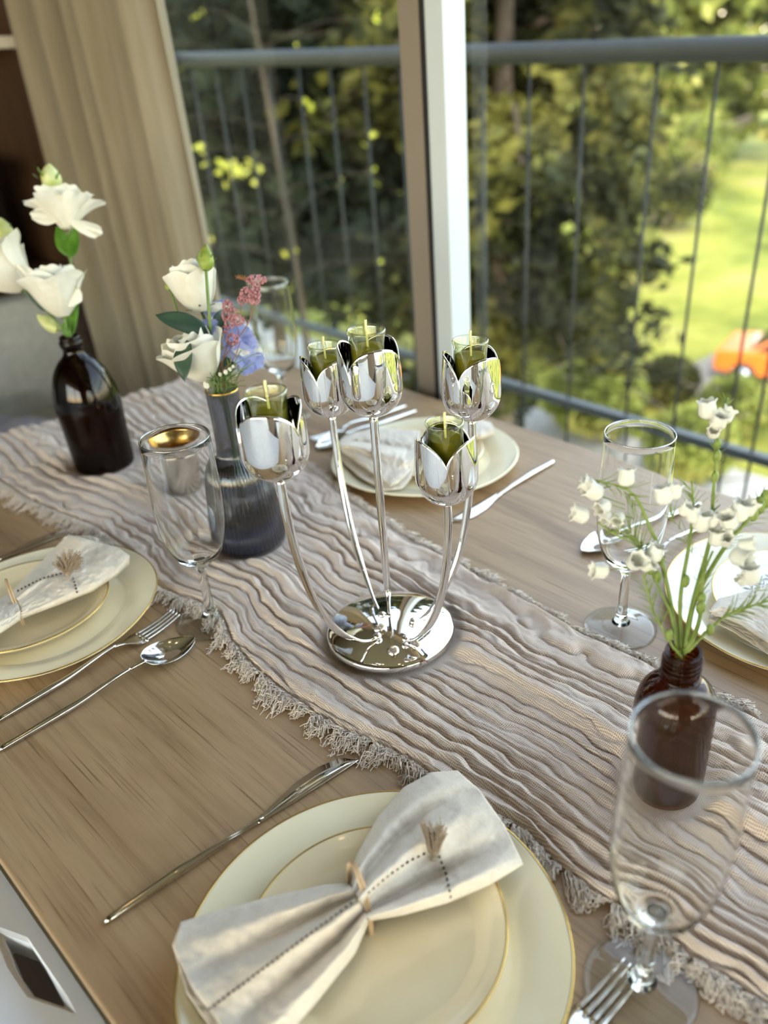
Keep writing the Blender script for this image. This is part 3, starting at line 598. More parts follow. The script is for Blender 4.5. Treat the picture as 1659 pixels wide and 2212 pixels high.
def runner_z(X, T):
    """cloth height above the table; X along, T 0 (near edge) .. 1 (far edge)"""
    y0 = np.interp(X, *NG); y1 = np.interp(X, *FG); Y = y0+(y1-y0)*T; wd = 19.0
    wob = 1.1*(vnoise(X*4+3, T*3, 1)-.5)+.7*(vnoise(X*15, T*6+9, 2)-.5)+.50*(vnoise(X*48, T*17, 3)-.5)+.16*(vnoise(X*110, T*30, 13)-.5)
    q = T*wd*(.84+.25*vnoise(X*1.5, T*4, 5))+wob
    a = np.abs(np.sin(PI*q))**.8; amp = .0012+.0066*vnoise(X*6, T*9+4, 7)**1.3
    b = np.abs(np.sin(PI*(q*2.3+1.3*vnoise(X*19, T*13, 8))))
    z = .0022+a*amp+b*.0011+.0026*vnoise(X*4, T*5, 9)+.0017*vnoise(X*80, T*34, 10)*a+.0012*(vnoise(X*34, T*22, 14)-.3)
    # long soft fold that rises in the far half towards the right, with a sharp drop on its near side
    c = .60-.10*np.clip((X+.55)/.5, -1, 1.4); f = np.clip((X+.60)/.16, 0, 1)*np.clip(1-(X+.02)/.3, 0, 1)
    d = (T-c); z = z+f*.011*np.where(d > 0, np.exp(-(d/.10)**2), np.exp(-(d/.045)**2))
    c2 = .30+.05*np.sin(X*6); z = z+.006*np.exp(-((T-c2)/.05)**2)*np.clip(-(X+.45)/.3, 0, 1)
    for (sx, sy, sr) in SPOTS:
        k = 1/(1+np.exp(-(np.hypot(X-sx, Y-sy)-sr-.006)/.0035)); z = z*k+.0035*(1-k)
    ed = np.minimum(T, 1-T); z = z*np.clip(.25+ed/.02, 0, 1)+.0008
    return Y, z
def rz_at(x, y):
    y0 = np.interp(x, *NG); y1 = np.interp(x, *FG); T = np.clip((y-y0)/(y1-y0), 0, 1); return runner_z(np.atleast_1d(x), np.atleast_1d(T))[1][0]
ru = thing('table_runner', (-.5, .46, .75), 'crinkled oatmeal gauze table runner with curly fringed edges down the table centre', 'table runner')
def runner():
    xs_ = np.concatenate([np.linspace(-1.435, -.95, 260), np.linspace(-.95, -.02, 640)[1:], np.linspace(-.02, .5, 90)[1:]]); ts = np.linspace(0, 1, 270)
    X, T = np.meshgrid(xs_, ts, indexing='ij'); Y, Zh = runner_z(X, T); Zw = TZ+Zh
    # the far end dips over the rounded table end
    dr = np.clip((-1.405-X)/.03, 0, 1); Zw = Zw-dr**2*.02
    V, F = grid(np.stack([X, Y, Zw], -1)); uv = np.stack([X, Y], -1).reshape(-1, 2)
    npmesh('cloth', V, F[:, ::-1], MT['gauze'], ru, uv=uv)
runner()
def fringe(side, n, length, seed, x0=-1.43, x1=.12):
    rs = np.random.default_rng(seed); g = NG if side < 0 else FG; K = 13
    tw = .011; nt_ = int((x1-x0)/tw); tuft = rs.normal(size=(nt_+2, 2)); tlen = .65+.7*rs.random(nt_+2)
    x = x0+(x1-x0)*rs.random(n); ti = ((x-x0)/tw).astype(int); tc = x0+(ti+.5)*tw
    y = np.interp(x, *g); s = np.linspace(0, 1, K)[None]
    L = length*tlen[ti]*(.6+.7*rs.random(n)); tipx = (tc-x)*.5+tuft[ti, 0]*.006+rs.normal(size=n)*.0035
    a = rs.random(n)*6.28; fr = 1.6+3.4*rs.random(n); am = .0012+.0026*rs.random(n)
    X = x[:, None]+tipx[:, None]*s+am[:, None]*np.sin(a[:, None]+fr[:, None]*6.28*s)*np.minimum(s*3, 1)
    D = L[:, None]*(s-.22*s*s*rs.random(n)[:, None])+am[:, None]*np.cos(a[:, None]+fr[:, None]*6.28*s*.9)*s
    Y = y[:, None]+side*(D-.002)
    hz = .002+.0045*rs.random(n)
    Z = TZ+.0012+hz[:, None]*np.sin(np.clip(s*1.15, 0, 1)*PI)**.7+.0012*np.abs(np.sin(a[:, None]*2+s*9))
    V, F = tubes(np.stack([X, Y, Z], -1), .00040, 4); o = npmesh('fringe', V, F, MT['thread'], ru); o['kind'] = 'stuff'
fringe(-1, 3300, .021, 5); fringe(1, 2700, .014, 6)
def endfringe():
    rs = np.random.default_rng(8); n = 700; K = 9; y = .31+.42*rs.random(n); s = np.linspace(0, 1, K)[None]; a = rs.random(n)*6.28
    X = -1.433-.020*(.5+rs.random(n))[:, None]*s; Y = y[:, None]+.002*np.sin(a[:, None]+s*14)*s; Z = TZ-.012-.018*s**1.5+.002*np.cos(a[:, None]+s*12)
    V, F = tubes(np.stack([X, Y, Z], -1), .0004, 3); o = npmesh('fringe', V, F, MT['thread'], ru); o['kind'] = 'stuff'
endfringe()

# ================================================================== PLATES
def organic(seed, amp=.012):
    r = np.random.default_rng(seed); p = r.random(4)*6.28
    return lambda a, z: 1+amp*(np.sin(2*a+p[0])+.7*np.sin(3*a+p[1])+.35*np.sin(5*a+p[2]))[None]*np.ones((len(z), 1))
def plate(name, c, R, H, label, mat, seed, amp=.010, rim_gold=True, rimw=.28, th=.004, cat='plate', group=None, base=TZ):
    t = thing(name, (c[0], c[1], base), label, cat, group); m = organic(seed, amp); f = R*(1-rimw)
    up = [(.0005, .0045), (f*.6, .0045), (f*.92, .005), (f, .0065), (f+.012*R/.13, .0105), (R*.93, H*.86), (R-.0015, H)]
    dn = [(R, H-.0008), (R-.0006, H-.0022), (R*.93, H*.86-th), (f+.010, .004), (f*.9, .0005), (f*.8, 0), (.0005, .0006)]
    P = crvp(up[::1])+dn; V, F = lathe([(a, b) for a, b in P][::-1], 128, (c[0], c[1], base), m); npmesh('dish', V, F, mat, t)
    if rim_gold:
        a = np.linspace(0, 2*PI, 160, endpoint=False); rr = (R-.0006)*m(a, np.zeros(1))[0]
        ring = np.stack([c[0]+rr*np.cos(a), c[1]+rr*np.sin(a), base+H-.0003+0*a], -1); k = 8; V = []
        for i, p in enumerate(ring):
            d = np.array([math.cos(a[i]), math.sin(a[i]), 0])
            for j in range(k): th_ = 2*PI*j/k; V.append(p+d*.0009*math.cos(th_)+np.array([0, 0, .0007*math.sin(th_)]))
        I = np.arange(160*k).reshape(160, k); J = np.roll(I, -1, 0); F = np.stack([I, np.roll(I, -1, 1), np.roll(J, -1, 1), J], -1).reshape(-1, 4)
        o = npmesh('gold_rim', V, F[:, ::-1], MT['gold'], t); tag(o, 'thin gold painted rim line')
    return t
def crvp(P):
    P = np.array(P); q = crv(np.stack([P[:, 0], P[:, 1], 0*P[:, 0]], -1), 26); return [(max(a, .0004), b) for a, b, _ in q]
plate('dinner_plate', (-.275, .193), .133, .017, 'large cream dinner plate with gold rim in the foreground', MT['plate'], 3, .012)
plate('side_plate', (-.279, .198), .090, .014, 'smaller cream plate with gold rim under the bow shaped napkin', MT['plate2'], 4, .012, base=TZ+.0065, rimw=.22)
plate('dinner_plate', (-.858, .208), .130, .017, 'large cream dinner plate with gold rim at the left edge', MT['plate'], 6, .012)
plate('side_plate', (-.870, .198), .090, .014, 'smaller cream plate with gold rim under the tasselled rolled napkin on the left', MT['plate2'], 7, .010, base=TZ+.0065, rimw=.22)
plate('dinner_plate', (-.800, .768), .138, .018, 'large cream plate with squarish rounded outline near the window', MT['plate'], 9, .022, rim_gold=False)
plate('side_plate', (-.812, .775), .090, .014, 'smaller cream plate on the squarish plate near the window', MT['plate2'], 10, .014, base=TZ+.0065, rimw=.22, rim_gold=False)
plate('dinner_plate', (-.236, .768), .135, .017, 'large cream plate with gold rim at the right edge by the window', MT['plate'], 12, .012)
plate('side_plate', (-.226, .772), .096, .014, 'small plate whitened for reflected sky, with gold rim and raised flower relief at the right edge', MT['plate3'], 13, .010, base=TZ+.0065, rimw=.22)
def relief():
    rs = np.random.default_rng(4); t = bpy.data.objects['side_plate.003']; parts = []
    for k in range(26):
        a = rs.random()*6.28; r = .055*math.sqrt(rs.random()); cx, cy_ = -.226+r*math.cos(a), .772+r*math.sin(a); pa = rs.random()*6.28
        for j in range(5):
            b = pa+j*1.256; P = [(cx, cy_, TZ+.0112), (cx+.006*math.cos(b), cy_+.006*math.sin(b), TZ+.0124), (cx+.011*math.cos(b+.3), cy_+.011*math.sin(b+.3), TZ+.0112)]; v, f = tube(P, [.0004, .0013, .0004], 6, 6); parts.append((v, f))
    V, F = join(parts); o = npmesh('flower_relief', V, F, MT['plate3'], t); o['kind'] = 'stuff'
relief()

# ================================================================== CUTLERY
def placed(name, x, y0, sgn, label, cat, parts, group, rot=0.0, z=TZ+.0004):
    """parts are modelled along +Y from the handle end at the origin; sgn -1 turns the piece round"""
    t = thing(name, (x, y0, z), label, cat, group); a = (0 if sgn > 0 else PI)+rot
    R = np.array([[math.cos(a), -math.sin(a), 0], [math.sin(a), math.cos(a), 0], [0, 0, 1]])
    for nm, (V, F) in parts:
        npmesh(nm, np.asarray(V)@R.T+np.array([x, y0, z]), F, MT['steel'], t)
    return t
def handle(L, zend=.004, w0=.0058, w1=.0078, wend=.0030):
    y = np.linspace(0, L, 40); s = y/L; r = np.interp(s, [0, .02, .06, .45, .85, 1], [w0*.55, w0*.9, w0, w1, w0*.72, wend])/2; z = r+.0006*s+zend*np.clip((s-.45)/.55, 0, 1)**2*(3-2*np.clip((s-.45)/.55, 0, 1)); kk = np.hanning(7); kk /= kk.sum()
    r[3:-3] = np.convolve(r, kk, 'valid'); V, F = tubes(np.stack([0*y, y, z], -1), r, 14); F = fl(F)+[list(range(14))[::-1], [len(V)-14+i for i in range(14)]]; return V, F
def spoon_parts(L=.210, bw=.040, bl=.062):
    hl_ = L-bl; H_ = handle(hl_-.012, .0079); y = np.linspace(hl_-.013, hl_+.004, 8); zz = .0100+0*y
    nv, nu = 22, 15; v = np.linspace(0, 1, nv); u = np.linspace(-1, 1, nu); Vv, Uu = np.meshgrid(v, u, indexing='ij')
    wv = bw/2*np.sin(PI*np.clip(Vv, .0, 1)**.78)**.62*(1-.05*Vv)+.0016*(1-Vv); wv[-1] = .0006
    yy = hl_+.002+Vv*(bl-.002); rimz = .0052*(1-Vv)**1.6+.0044; dz = -.0088*np.sin(PI*Vv**.85)*(1-Uu**2)
    top = np.stack([Uu*wv, yy, rimz+dz+.0012], -1); bot = top.copy(); bot[..., 2] -= .0011; bot[..., :2] *= 1
    a = grid(top); b = grid(bot[:, ::-1]); I = np.arange(nv*nu).reshape(nv, nu); off = nv*nu; J = I[:, ::-1]; ed = []
    for k in range(nv-1): ed += [[I[k, 0], I[k+1, 0], off+J[k+1, 0], off+J[k, 0]], [I[k+1, -1], I[k, -1], off+J[k, -1], off+J[k+1, -1]]]
    V = np.concatenate([a[0], b[0]]); F = fl(a[1][:, ::-1])+fl((b[1]+off)[:, ::-1])+ed
    n_ = tube(np.stack([0*y, y, zz+0*y], -1), [.0015, .0016, .0022], 10, 10); Vn = n_[0]; Vn[:, 0] *= 1.3
    return [('handle', H_), ('neck', (Vn, n_[1])), ('bowl', (V, F))]
def fork_parts(L=.205, w=.024):
    hl_ = L-.075; H_ = handle(hl_, .0079); y = np.linspace(hl_-.002, L-.045, 16); s = (y-y[0])/(y[-1]-y[0]); hw = np.interp(s, [0, .35, .7, 1], [.0016, .0022, w*.46, w*.5]); z = .0103-.0073*np.sin(s*PI*.5)**1.5
    P = []
    for k, (a, b, c) in enumerate(zip(y, hw, z)): P.append([(-b, a, c), (-b*.5, a, c-.0008*s[k]), (b*.5, a, c-.0008*s[k]), (b, a, c), (b, a, c-.0014), (b*.5, a, c-.0024), (-b*.5, a, c-.0024), (-b, a, c-.0014)])
    V, F = grid(np.array(P), True); F = fl(F[:, ::-1])+[list(range(8)), [len(V)-8+i for i in range(8)][::-1]]
    out = [('handle', H_), ('neck', (V, F))]
    for k in range(4):
        x = (-.5+ (k+.5)/4)*w*.98; yt = np.linspace(L-.047, L, 14); st = (yt-yt[0])/(yt[-1]-yt[0]); zt = .0022+.0060*st**2
        V, F = tubes(np.stack([x*(1-.12*st), yt, zt+.0006], -1), np.interp(st, [0, .8, 1], [.00185, .0011, .0006]), 8); V = V.copy(); out.append(('tine', (V, fl(F)+[list(range(8))[::-1], [len(V)-8+i for i in range(8)]])))
    return out
def knife_parts(L=.231):
    hl_ = L*.56; H_ = handle(hl_+.006, .0, .0058, .0080, .0056); H_[0][:, 2] *= np.interp(H_[0][:, 1], [0, hl_*.8, hl_], [1, 1, .5]); n = 26; y = np.linspace(hl_, L, n); s = (y-y[0])/(y[-1]-y[0])
    lf = np.interp(s, [0, .1, .25, .45, .70, .90, 1], [-.0030, -.0040, -.0080, -.0125, -.0132, -.0080, .0060]); rt_ = np.interp(s, [0, .1, .5, 1], [.0028, .0033, .0052, .0062])
    P = [[(a, b, .0021), (a*.2+c*.8, b, .0030), (c, b, .0030), (c, b, .0008), (a*.2+c*.8, b, .0005), (a, b, .0011)] for a, b, c in zip(lf, y, rt_)]
    V, F = grid(np.array(P), True); F = fl(F[:, ::-1])+[list(range(6)), [len(V)-6+i for i in range(6)][::-1]]
    parts = [('handle', H_), ('blade', (V, F))]; tv = []
    for k in range(34):
        q = .34+.5*k/34; yy = np.interp(q, s, y); xx = np.interp(q, s, lf); tv.append((np.array([(xx-.0007, yy, .0013), (xx+.0008, yy-.0011, .0017), (xx+.0008, yy+.0011, .0017), (xx+.0008, yy, .0009)]), [[0, 1, 2], [0, 2, 3], [0, 3, 1], [1, 3, 2]]))
    parts.append(('serration', join(tv))); return parts
K = knife_parts(); S = spoon_parts(); G = fork_parts()
placed('table_knife', -.441, .073, 1, 'polished table knife lying left of the foreground plate', 'knife', K, 'table knives', rot=-.06)
placed('table_knife', -1.022, .094, 1, 'dark reflecting knife tip behind the plate at the left edge', 'knife', K, 'table knives')
placed('table_knife', -.654, .893, -1, 'knife right of the squarish plate near the window', 'knife', K, 'table knives', rot=.03)
placed('dinner_fork', -.719, .104, 1, 'four tined fork beside the left hand plate', 'fork', G, 'dinner forks', rot=.09)
placed('dinner_spoon', -.678, .090, 1, 'polished spoon outermost beside the left hand fork', 'spoon', S, 'dinner spoons', rot=.04)
placed('dinner_fork', -.155, .096, 1, 'fork with tines pointing up at the bottom right corner', 'fork', G, 'dinner forks', rot=-.09)
placed('dinner_spoon', -.955, .900, -1, 'spoon left of the squarish plate near the window', 'spoon', S, 'dinner spoons', rot=-.05)
placed('dinner_fork', -.985, .905, -1, 'fork outermost left of the squarish plate near the window', 'fork', G, 'dinner forks', rot=-.03)
placed('dinner_spoon', -.424, .916, -1, 'spoon showing left of the wine glass stem by the window', 'spoon', S, 'dinner spoons', rot=-.24)
placed('dinner_fork', -.385, .919, -1, 'fork between the wine glass and the right hand plate', 'fork', G, 'dinner forks', rot=-.13)

# ================================================================== GLASSES, CUP
def goblet(x, y, label, lean=(0, 0), z=TZ, h=.226):
    t = thing('wine_glass', (x, y, z), label, 'wine glass', 'stemmed wine glasses')
    o = [(.0004, .0), (.034, .0), (.0385, .0006), (.0386, .0014), (.034, .0026), (.020, .0052), (.010, .0085), (.0066, .014), (.0056, .022), (.0048, .04), (.0046, .060), (.0050, .070), (.0072, .076),
         (.0125, .0805), (.0205, .087), (.0262, .096), (.0305, .110), (.0335, .128), (.0347, .150), (.0345, .175), (.0338, .200), (.0330, .2252), (.0326, .2260)]
    i = [(.0321, .2252), (.0329, .200), (.0336, .175), (.0338, .150), (.0326, .128), (.0294, .110), (.0248, .097), (.0185, .0895), (.0100, .0858), (.0004, .0852)]
    def smooth(P, k): q = crv(np.array([(a, b, 0) for a, b in P]), k); return [(max(a, .0003), max(b, 0)) for a, b, _ in q]
    def fin(P, nm, mt, close=False):
        V, F = lathe(P, 72, (0, 0, 0), None, close); V = V*np.array([1, 1, h/.226]); V[:, 0] += lean[0]*V[:, 2]; V[:, 1] += lean[1]*V[:, 2]; npmesh(nm, V+np.array([x, y, z]), F, MT[mt], t)
    fin([(.0004, .0)]+o[1:4]+smooth(o[4:6], 6)+[(.0098, .0085), (.0004, .0086)], 'foot', 'thinglass')
    fin([(.0004, .0072)]+smooth(o[6:13], 30)+[(.0062, .0772), (.0004, .0774)], 'stem', 'glass')
    fin([(.0004, .0750), (.0060, .0752)]+smooth(o[12:], 50)+smooth(i, 36), 'bowl', 'bowlglass')
    ar = np.linspace(0, 2*PI, 73); R3 = np.stack([.0326*np.cos(ar), .0326*np.sin(ar), .2262+0*ar], -1)*[1, 1, h/.226]; R3[:, 0] += lean[0]*R3[:, 2]; R3[:, 1] += lean[1]*R3[:, 2]; V, F = tubes(R3+np.array([x, y, z]), .0008, 8); npmesh('lip', V, F, MT['lipglass'], t); return t
_q = at(1340, 1356); goblet(_q[0], _q[1], 'clear stemmed glass standing on bare wood near the window')
_t = dp(390, 968, (-.695, .323, TZ+.226)); goblet(-.706, .333, 'clear stemmed glass in front of the blue ribbed vase', lean=((_t[0]+.706)/.226*.6, (_t[1]-.333)/.226*.6))
_b = dp(1512, 1597, (-.121, .300, .976)); goblet(-.128, .297, 'large blurred clear glass in the right foreground, in front of the amber bottle', lean=((_b[0]+.128)/.226*.6, (_b[1]-.297)/.226*.6), h=.232)
_g = dp(520, 900, (-1.06, .66, TZ+.05)); goblet(-1.115, .745, 'clear stemmed glass partly hidden behind the blue vase flowers')

cp = thing('silver_cup', (-1.008, .483, TZ+.0045), 'silver tumbler with gilded inside and flared rim', 'cup')
P_o = [(.0004, 0), (.024, 0), (.0255, .0006), (.0262, .004), (.0275, .02), (.0290, .04), (.0300, .056), (.0325, .066), (.0375, .0755), (.0392, .0790), (.0388, .0795)]
q = crv(np.array([(a, b, 0) for a, b in P_o[2:]]), 40); V, F = lathe(P_o[:2]+[(a, b) for a, b, _ in q], 72, cp.location); npmesh('outer_wall', V, F, MT['silver'], cp)
P_i = [(.0388, .0795), (.0378, .0788), (.0362, .075), (.0314, .0655), (.0290, .056), (.0280, .04), (.0265, .02), (.0245, .0042), (.020, .0036), (.010, .0034), (.0004, .0034)]
q = crv(np.array([(a, b, 0) for a, b in P_i]), 36); V, F = lathe([(max(a, .0004), b) for a, b, _ in q], 72, cp.location); o = npmesh('gilded_lining', V, F, MT['gold_in'], cp); tag(o, 'gold lining of the cup')
for zz in (.058, .0605):
    a = np.linspace(0, 2*PI, 73); r_ = .0307 if zz < .06 else .0312; V, F = tubes(np.stack([cp.location[0]+r_*np.cos(a), cp.location[1]+r_*np.sin(a), cp.location[2]+zz+0*a], -1), .0005, 6); npmesh('bead_line', V, F, MT['silver'], cp)
# small engraved crest
_cr = []
for k in range(7): a = k*.9; _cr.append(tube([(.004*math.cos(a), 0, .004*math.sin(a)*1.3), (.002*math.cos(a+.8), 0, .0045*math.sin(a+.8)*1.3)], .0003, 5, 4))
V, F = join(_cr); _ph = math.radians(-118); _Rm = np.array([[math.cos(_ph+PI/2), 0, 0], [math.sin(_ph+PI/2), 0, 0], [0, 0, 1.0]])
V = np.stack([V[:, 0]*math.cos(_ph+PI/2)+cp.location[0]+.0293*math.cos(_ph), V[:, 0]*math.sin(_ph+PI/2)+cp.location[1]+.0293*math.sin(_ph), V[:, 2]+cp.location[2]+.043], -1); npmesh('engraved_crest', V, F, simple('oxidised_silver', (96, 92, 88), .5, .8), cp)

# ================================================================== BOTTLES AND VASE
def hollow(name, prof, th, c, mat, parent, n=72, ribs=0, ribamp=0):
    """solid-walled vessel: outer profile up, rim, inner profile down"""
    o = crv(np.array([(a, b, 0) for a, b in prof]), 70)[:, :2]; o[:, 0] = np.maximum(o[:, 0], .0004); i = o.copy(); i[:, 0] = np.maximum(i[:, 0]-th, .0004); i = i[i[:, 1] > th*1.6]; i = np.vstack([i[::-1], [[.0004, i[0, 1]]]])
    P = np.vstack([[[.0004, 0]], o, i]); m = None
    if ribs:
        def m(a, z):
            k = (np.arange(len(z)) <= len(o)).astype(float)*np.clip((z-.004)/.01, 0, 1); return 1+ribamp*k[:, None]*np.abs(np.cos(a*ribs/2))[None]-ribamp*.5*k[:, None]
    V, F = lathe(P, n, c, m); return npmesh(name, V, F, mat, parent)
_l = at(230, 1008); lb = thing('amber_bottle', (float(_l[0]), float(_l[1]), TZ+.0035), 'tall dark amber bottle with sloping shoulders at the left holding white flowers', 'bottle')
hollow('glass_body', [(.030, 0), (.0410, .002), (.0432, .008), (.0440, .03), (.0452, .07), (.0462, .098), (.0440, .122), (.0370, .146), (.0265, .163), (.0175, .172), (.0142, .178), (.0138, .183), (.0158, .187), (.0160, .193), (.0142, .195), (.0142, .199), (.0128, .201)], .0028, lb.location, MT['amberdark'], lb)
sb = thing('amber_bottle', (-.208, .458, TZ+.0035), 'small brown medicine bottle with screw thread neck holding bell flowers', 'bottle')
hollow('glass_body', [(.026, 0), (.0300, .0015), (.0318, .006), (.0322, .02), (.0322, .07), (.0318, .088), (.0290, .101), (.0225, .110), (.0160, .1145), (.0142, .118), (.0142, .141), (.0130, .1425)], .0022, sb.location, MT['amber'], sb)
a = np.linspace(0, 2*PI*3.1, 140); V, F = tubes(np.stack([sb.location[0]+.0146*np.cos(a), sb.location[1]+.0146*np.sin(a), sb.location[2]+.124+.0135*a/a[-1]], -1), .0010, 6); npmesh('screw_thread', V, F, MT['amber'], sb)
V, F = lathe([(.0142, .1175), (.0162, .118), (.0164, .1205), (.0142, .1215)], 48, sb.location); npmesh('neck_collar', V, F, MT['amber'], sb)

_v = at(543, 1176); vs = thing('ribbed_vase', (float(_v[0]), float(_v[1]), TZ+.0035), 'ribbed smoky blue glass vase with narrow neck and gold lip behind the stemmed glass', 'vase')
hollow('glass_body', [(.034, 0), (.0425, .0015), (.0448, .008), (.0440, .03), (.0405, .07), (.0365, .098), (.0310, .112), (.0225, .122), (.0190, .130), (.0180, .16), (.0182, .198), (.0186, .205)], .0024, vs.location, MT['smoke'], vs, 288, 48, .045)
a = np.linspace(0, 2*PI, 73); V, F = tubes(np.stack([vs.location[0]+.0178*np.cos(a), vs.location[1]+.0178*np.sin(a), vs.location[2]+.2058+0*a], -1), .0013, 8); o = npmesh('gold_lip', V, F, MT['gold'], vs); tag(o, 'gold painted lip')
def _rm(a, z): return 1+.03*np.abs(np.cos(a*24))[None]*np.ones((len(z), 1))
V, F = lathe([(.0004, .0400), (.0374, .0402), (.0350, .068), (.0318, .096), (.0004, .0965)], 288, vs.location, _rm); npmesh('water', V, F, MT['water'], vs)
V, F = lathe([(.0004, .0034), (.0385, .0036), (.0398, .010), (.0378, .038), (.0004, .0390)], 288, vs.location, _rm); npmesh('thick_base', V, F, MT['bluebase'], vs)

# ================================================================== CANDLE HOLDER
CH = np.array([-.528, .442]); CZ = TZ+.0040
cn = thing('candle_holder', (CH[0], CH[1], CZ), 'chrome five armed candle holder with tulip shaped cups on a domed round foot', 'candle holder')
q = crv(np.array([(.052, 0, 0), (.0620, .0012, 0), (.0668, .0055, 0), (.0676, .0095, 0), (.0655, .0135, 0), (.0575, .0172, 0), (.044, .0222, 0), (.030, .0258, 0), (.015, .0281, 0), (.0004, .0289, 0)]), 70)
V, F = lathe([(.0004, 0)]+[(max(a_, .0004), b_) for a_, b_, _ in q], 128, cn.location); npmesh('domed_foot', V, F, MT['chrome'], cn)
TR = .0270; CUPH = .066
CUPS = {}
def tulip(key, pos, notch_deg, petals=3):
    """petals rise from a rounded bottom; notch_deg is measured from the direction of the viewer, to the right"""
    cup = None; tv = CAM[:2]-np.array(pos[:2]); a0 = math.atan2(tv[1], tv[0])        # azimuth towards the camera side of the table
    holder = npmesh('tulip_cup', *lathe([(.0004, 0), (.004, .0), (.0065, .0008), (.006, .0022), (.0004, .0024)], 24, pos), MT['chrome'], cn)
    q_ = np.linspace(0, PI/2, 18)
    for k in range(petals):
        c0 = notch_deg+60+120*k; nu, nvv = 49, 40; U = np.linspace(-1, 1, nu); Vv = np.linspace(0, 1, nvv); P = np.zeros((nvv, nu, 3))
        for j, u in enumerate(U):
            ang = a0+math.radians(c0+u*65.0)
            zt = .034+(CUPH-.034)*math.sqrt(max(0, 1-abs(u)**2.3)) if abs(u) < 1 else .034
            arc = TR*PI/2; tot = arc+(zt-TR); sl = Vv*tot
            for i, s in enumerate(sl):
                if s < arc: th = s/TR; r = TR*math.sin(th); z = TR*(1-math.cos(th))
                else: r = TR; z = TR+(s-arc)
                r = r+(.00055*u)*min(1, z/.01)-.0022*max(0, (z-.030)/.036)**2*1.0
                P[i, j] = (pos[0]+r*math.cos(ang), pos[1]+r*math.sin(ang), pos[2]+.0008+z)
        V, F = grid(P); V = np.concatenate([V]); o = npmesh('petal', V, F[:, ::-1], MT['chrome'], None); 
        me = o.data; me.vertices.foreach_get('co', V2 := np.empty(len(me.vertices)*3, np.float32)); o.parent = holder
        me.vertices.foreach_set('co', (V2.reshape(-1, 3)-np.array(cn.location, np.float32)).ravel()); mod(o, 'SOLIDIFY', thickness=.0011, offset=-1)
    CUPS[key] = pos
def stem(pts, r):
    V, F = tube(pts, r, 16, 60); npmesh('stem', V, F, MT['chrome'], cn)
def armcurve(nut, top, bow):
    """arm rises from the foot, sweeps outwards and ends vertical under its cup"""
    n = np.array([nut[0], nut[1], CZ+.0265]); t = np.array(top, float); d = t[:2]-n[:2]; L = np.linalg.norm(d)
    P = [n]
    for f, z in bow: P.append(np.array([n[0]+d[0]*f, n[1]+d[1]*f, CZ+.0265+(t[2]-CZ-.0265)*z]))
    return P+[t]
TOPS = dict(A=(-.5275, .336, .984), B=(-.660, .497, .953), C=(CH[0], CH[1]+.002, 1.006), D=(-.492, .536, .981), E=(-.450, .456, .939))
NUT = {}
for k, (x, y) in dict(A=(816, 1382), B=(826, 1336), C=(853, 1363), D=(893, 1350), E=(877, 1388)).items():
    q_ = at(x, y, .0275); NUT[k] = q_[:2]
NUT['C'] = np.array([CH[0], CH[1]])
NOT = dict(A=45, B=-25, C=-42, D=-25, E=0)
for k in 'ABCDE':
    top = TOPS[k]; nut = NUT[k]
    V, F = ball((nut[0], nut[1], CZ+.0285), .0043, 14, (1, 1, .8)); npmesh('nut', V, F, MT['chrome'], cn)
    if k == 'C': P = [np.array([nut[0], nut[1], CZ+.028]), np.array(top)]; P = [P[0]+(P[1]-P[0])*s for s in (0, .08, .18, .6, 1)]; rr = [.0014, .0019, .0036, .0040, .0040]
    else:
        P = armcurve(nut, top, [(.14, .002), (.30, .035), (.56, .14), (.78, .32), (.93, .58), (.99, .82)]); rr = [.0015, .0016, .0020, .0038, .0040, .0040, .0040, .0040]
    rs_ = np.interp(np.linspace(0, 1, 60), np.linspace(0, 1, len(P)), [rr[min(i, len(rr)-1)] for i in range(len(P))])
    stem(P, rs_); tulip(k, top, NOT[k])
    # candle glass with oil and a floating wick
    pos = np.array(top)+np.array([0, 0, .0105]); R = .0158
    g = thing('oil_candle', pos, {'A': 'glass of yellow green oil in the lowest left tulip cup', 'B': 'glass of yellow green oil in the back left tulip cup', 'C': 'glass of yellow green oil in the tall middle tulip cup', 'D': 'glass of yellow green oil in the back right tulip cup', 'E': 'glass of yellow green oil in the lowest right tulip cup, in front'}[k], 'candle', 'oil candles in the tulip cups')
    prof = [(.0004, 0), (.0130, .0), (.0150, .0012), (R, .004), (R, .050), (R-.0001, .0625), (R+.0008, .0645), (R+.0012, .0662), (R+.0006, .0676), (R-.0004, .0676), (R-.0011, .0662), (R-.0012, .0625), (R-.0012, .005), (.0130, .0024), (.0004, .0022)]
    V, F = lathe(prof, 56, pos); npmesh('candle_glass', V, F, MT['rimglass'], g)
    ro = R-.00135; V, F = lathe([(.0004, .0026), (.0130, .0027), (ro, .0054), (ro, .0530), (ro-.0015, .0526), (.0004, .0525)], 48, pos); npmesh('oil', V, F, MT['oil'], g)
    V, F = tube([pos+np.array([.0012, 0, .030]), pos+np.array([.0008, 0, .0665])], .0015, 12, 8); npmesh('wick_tube', V, F, MT['rimglass'], g)
    V, F = tube([pos+np.array([.0012, 0, .028]), pos+np.array([.0003, 0, .066]), pos+np.array([-.0002, .0006, .0755])], [.0009, .0010, .0012], 10, 10); npmesh('wick', V, F, MT['wick'], g)

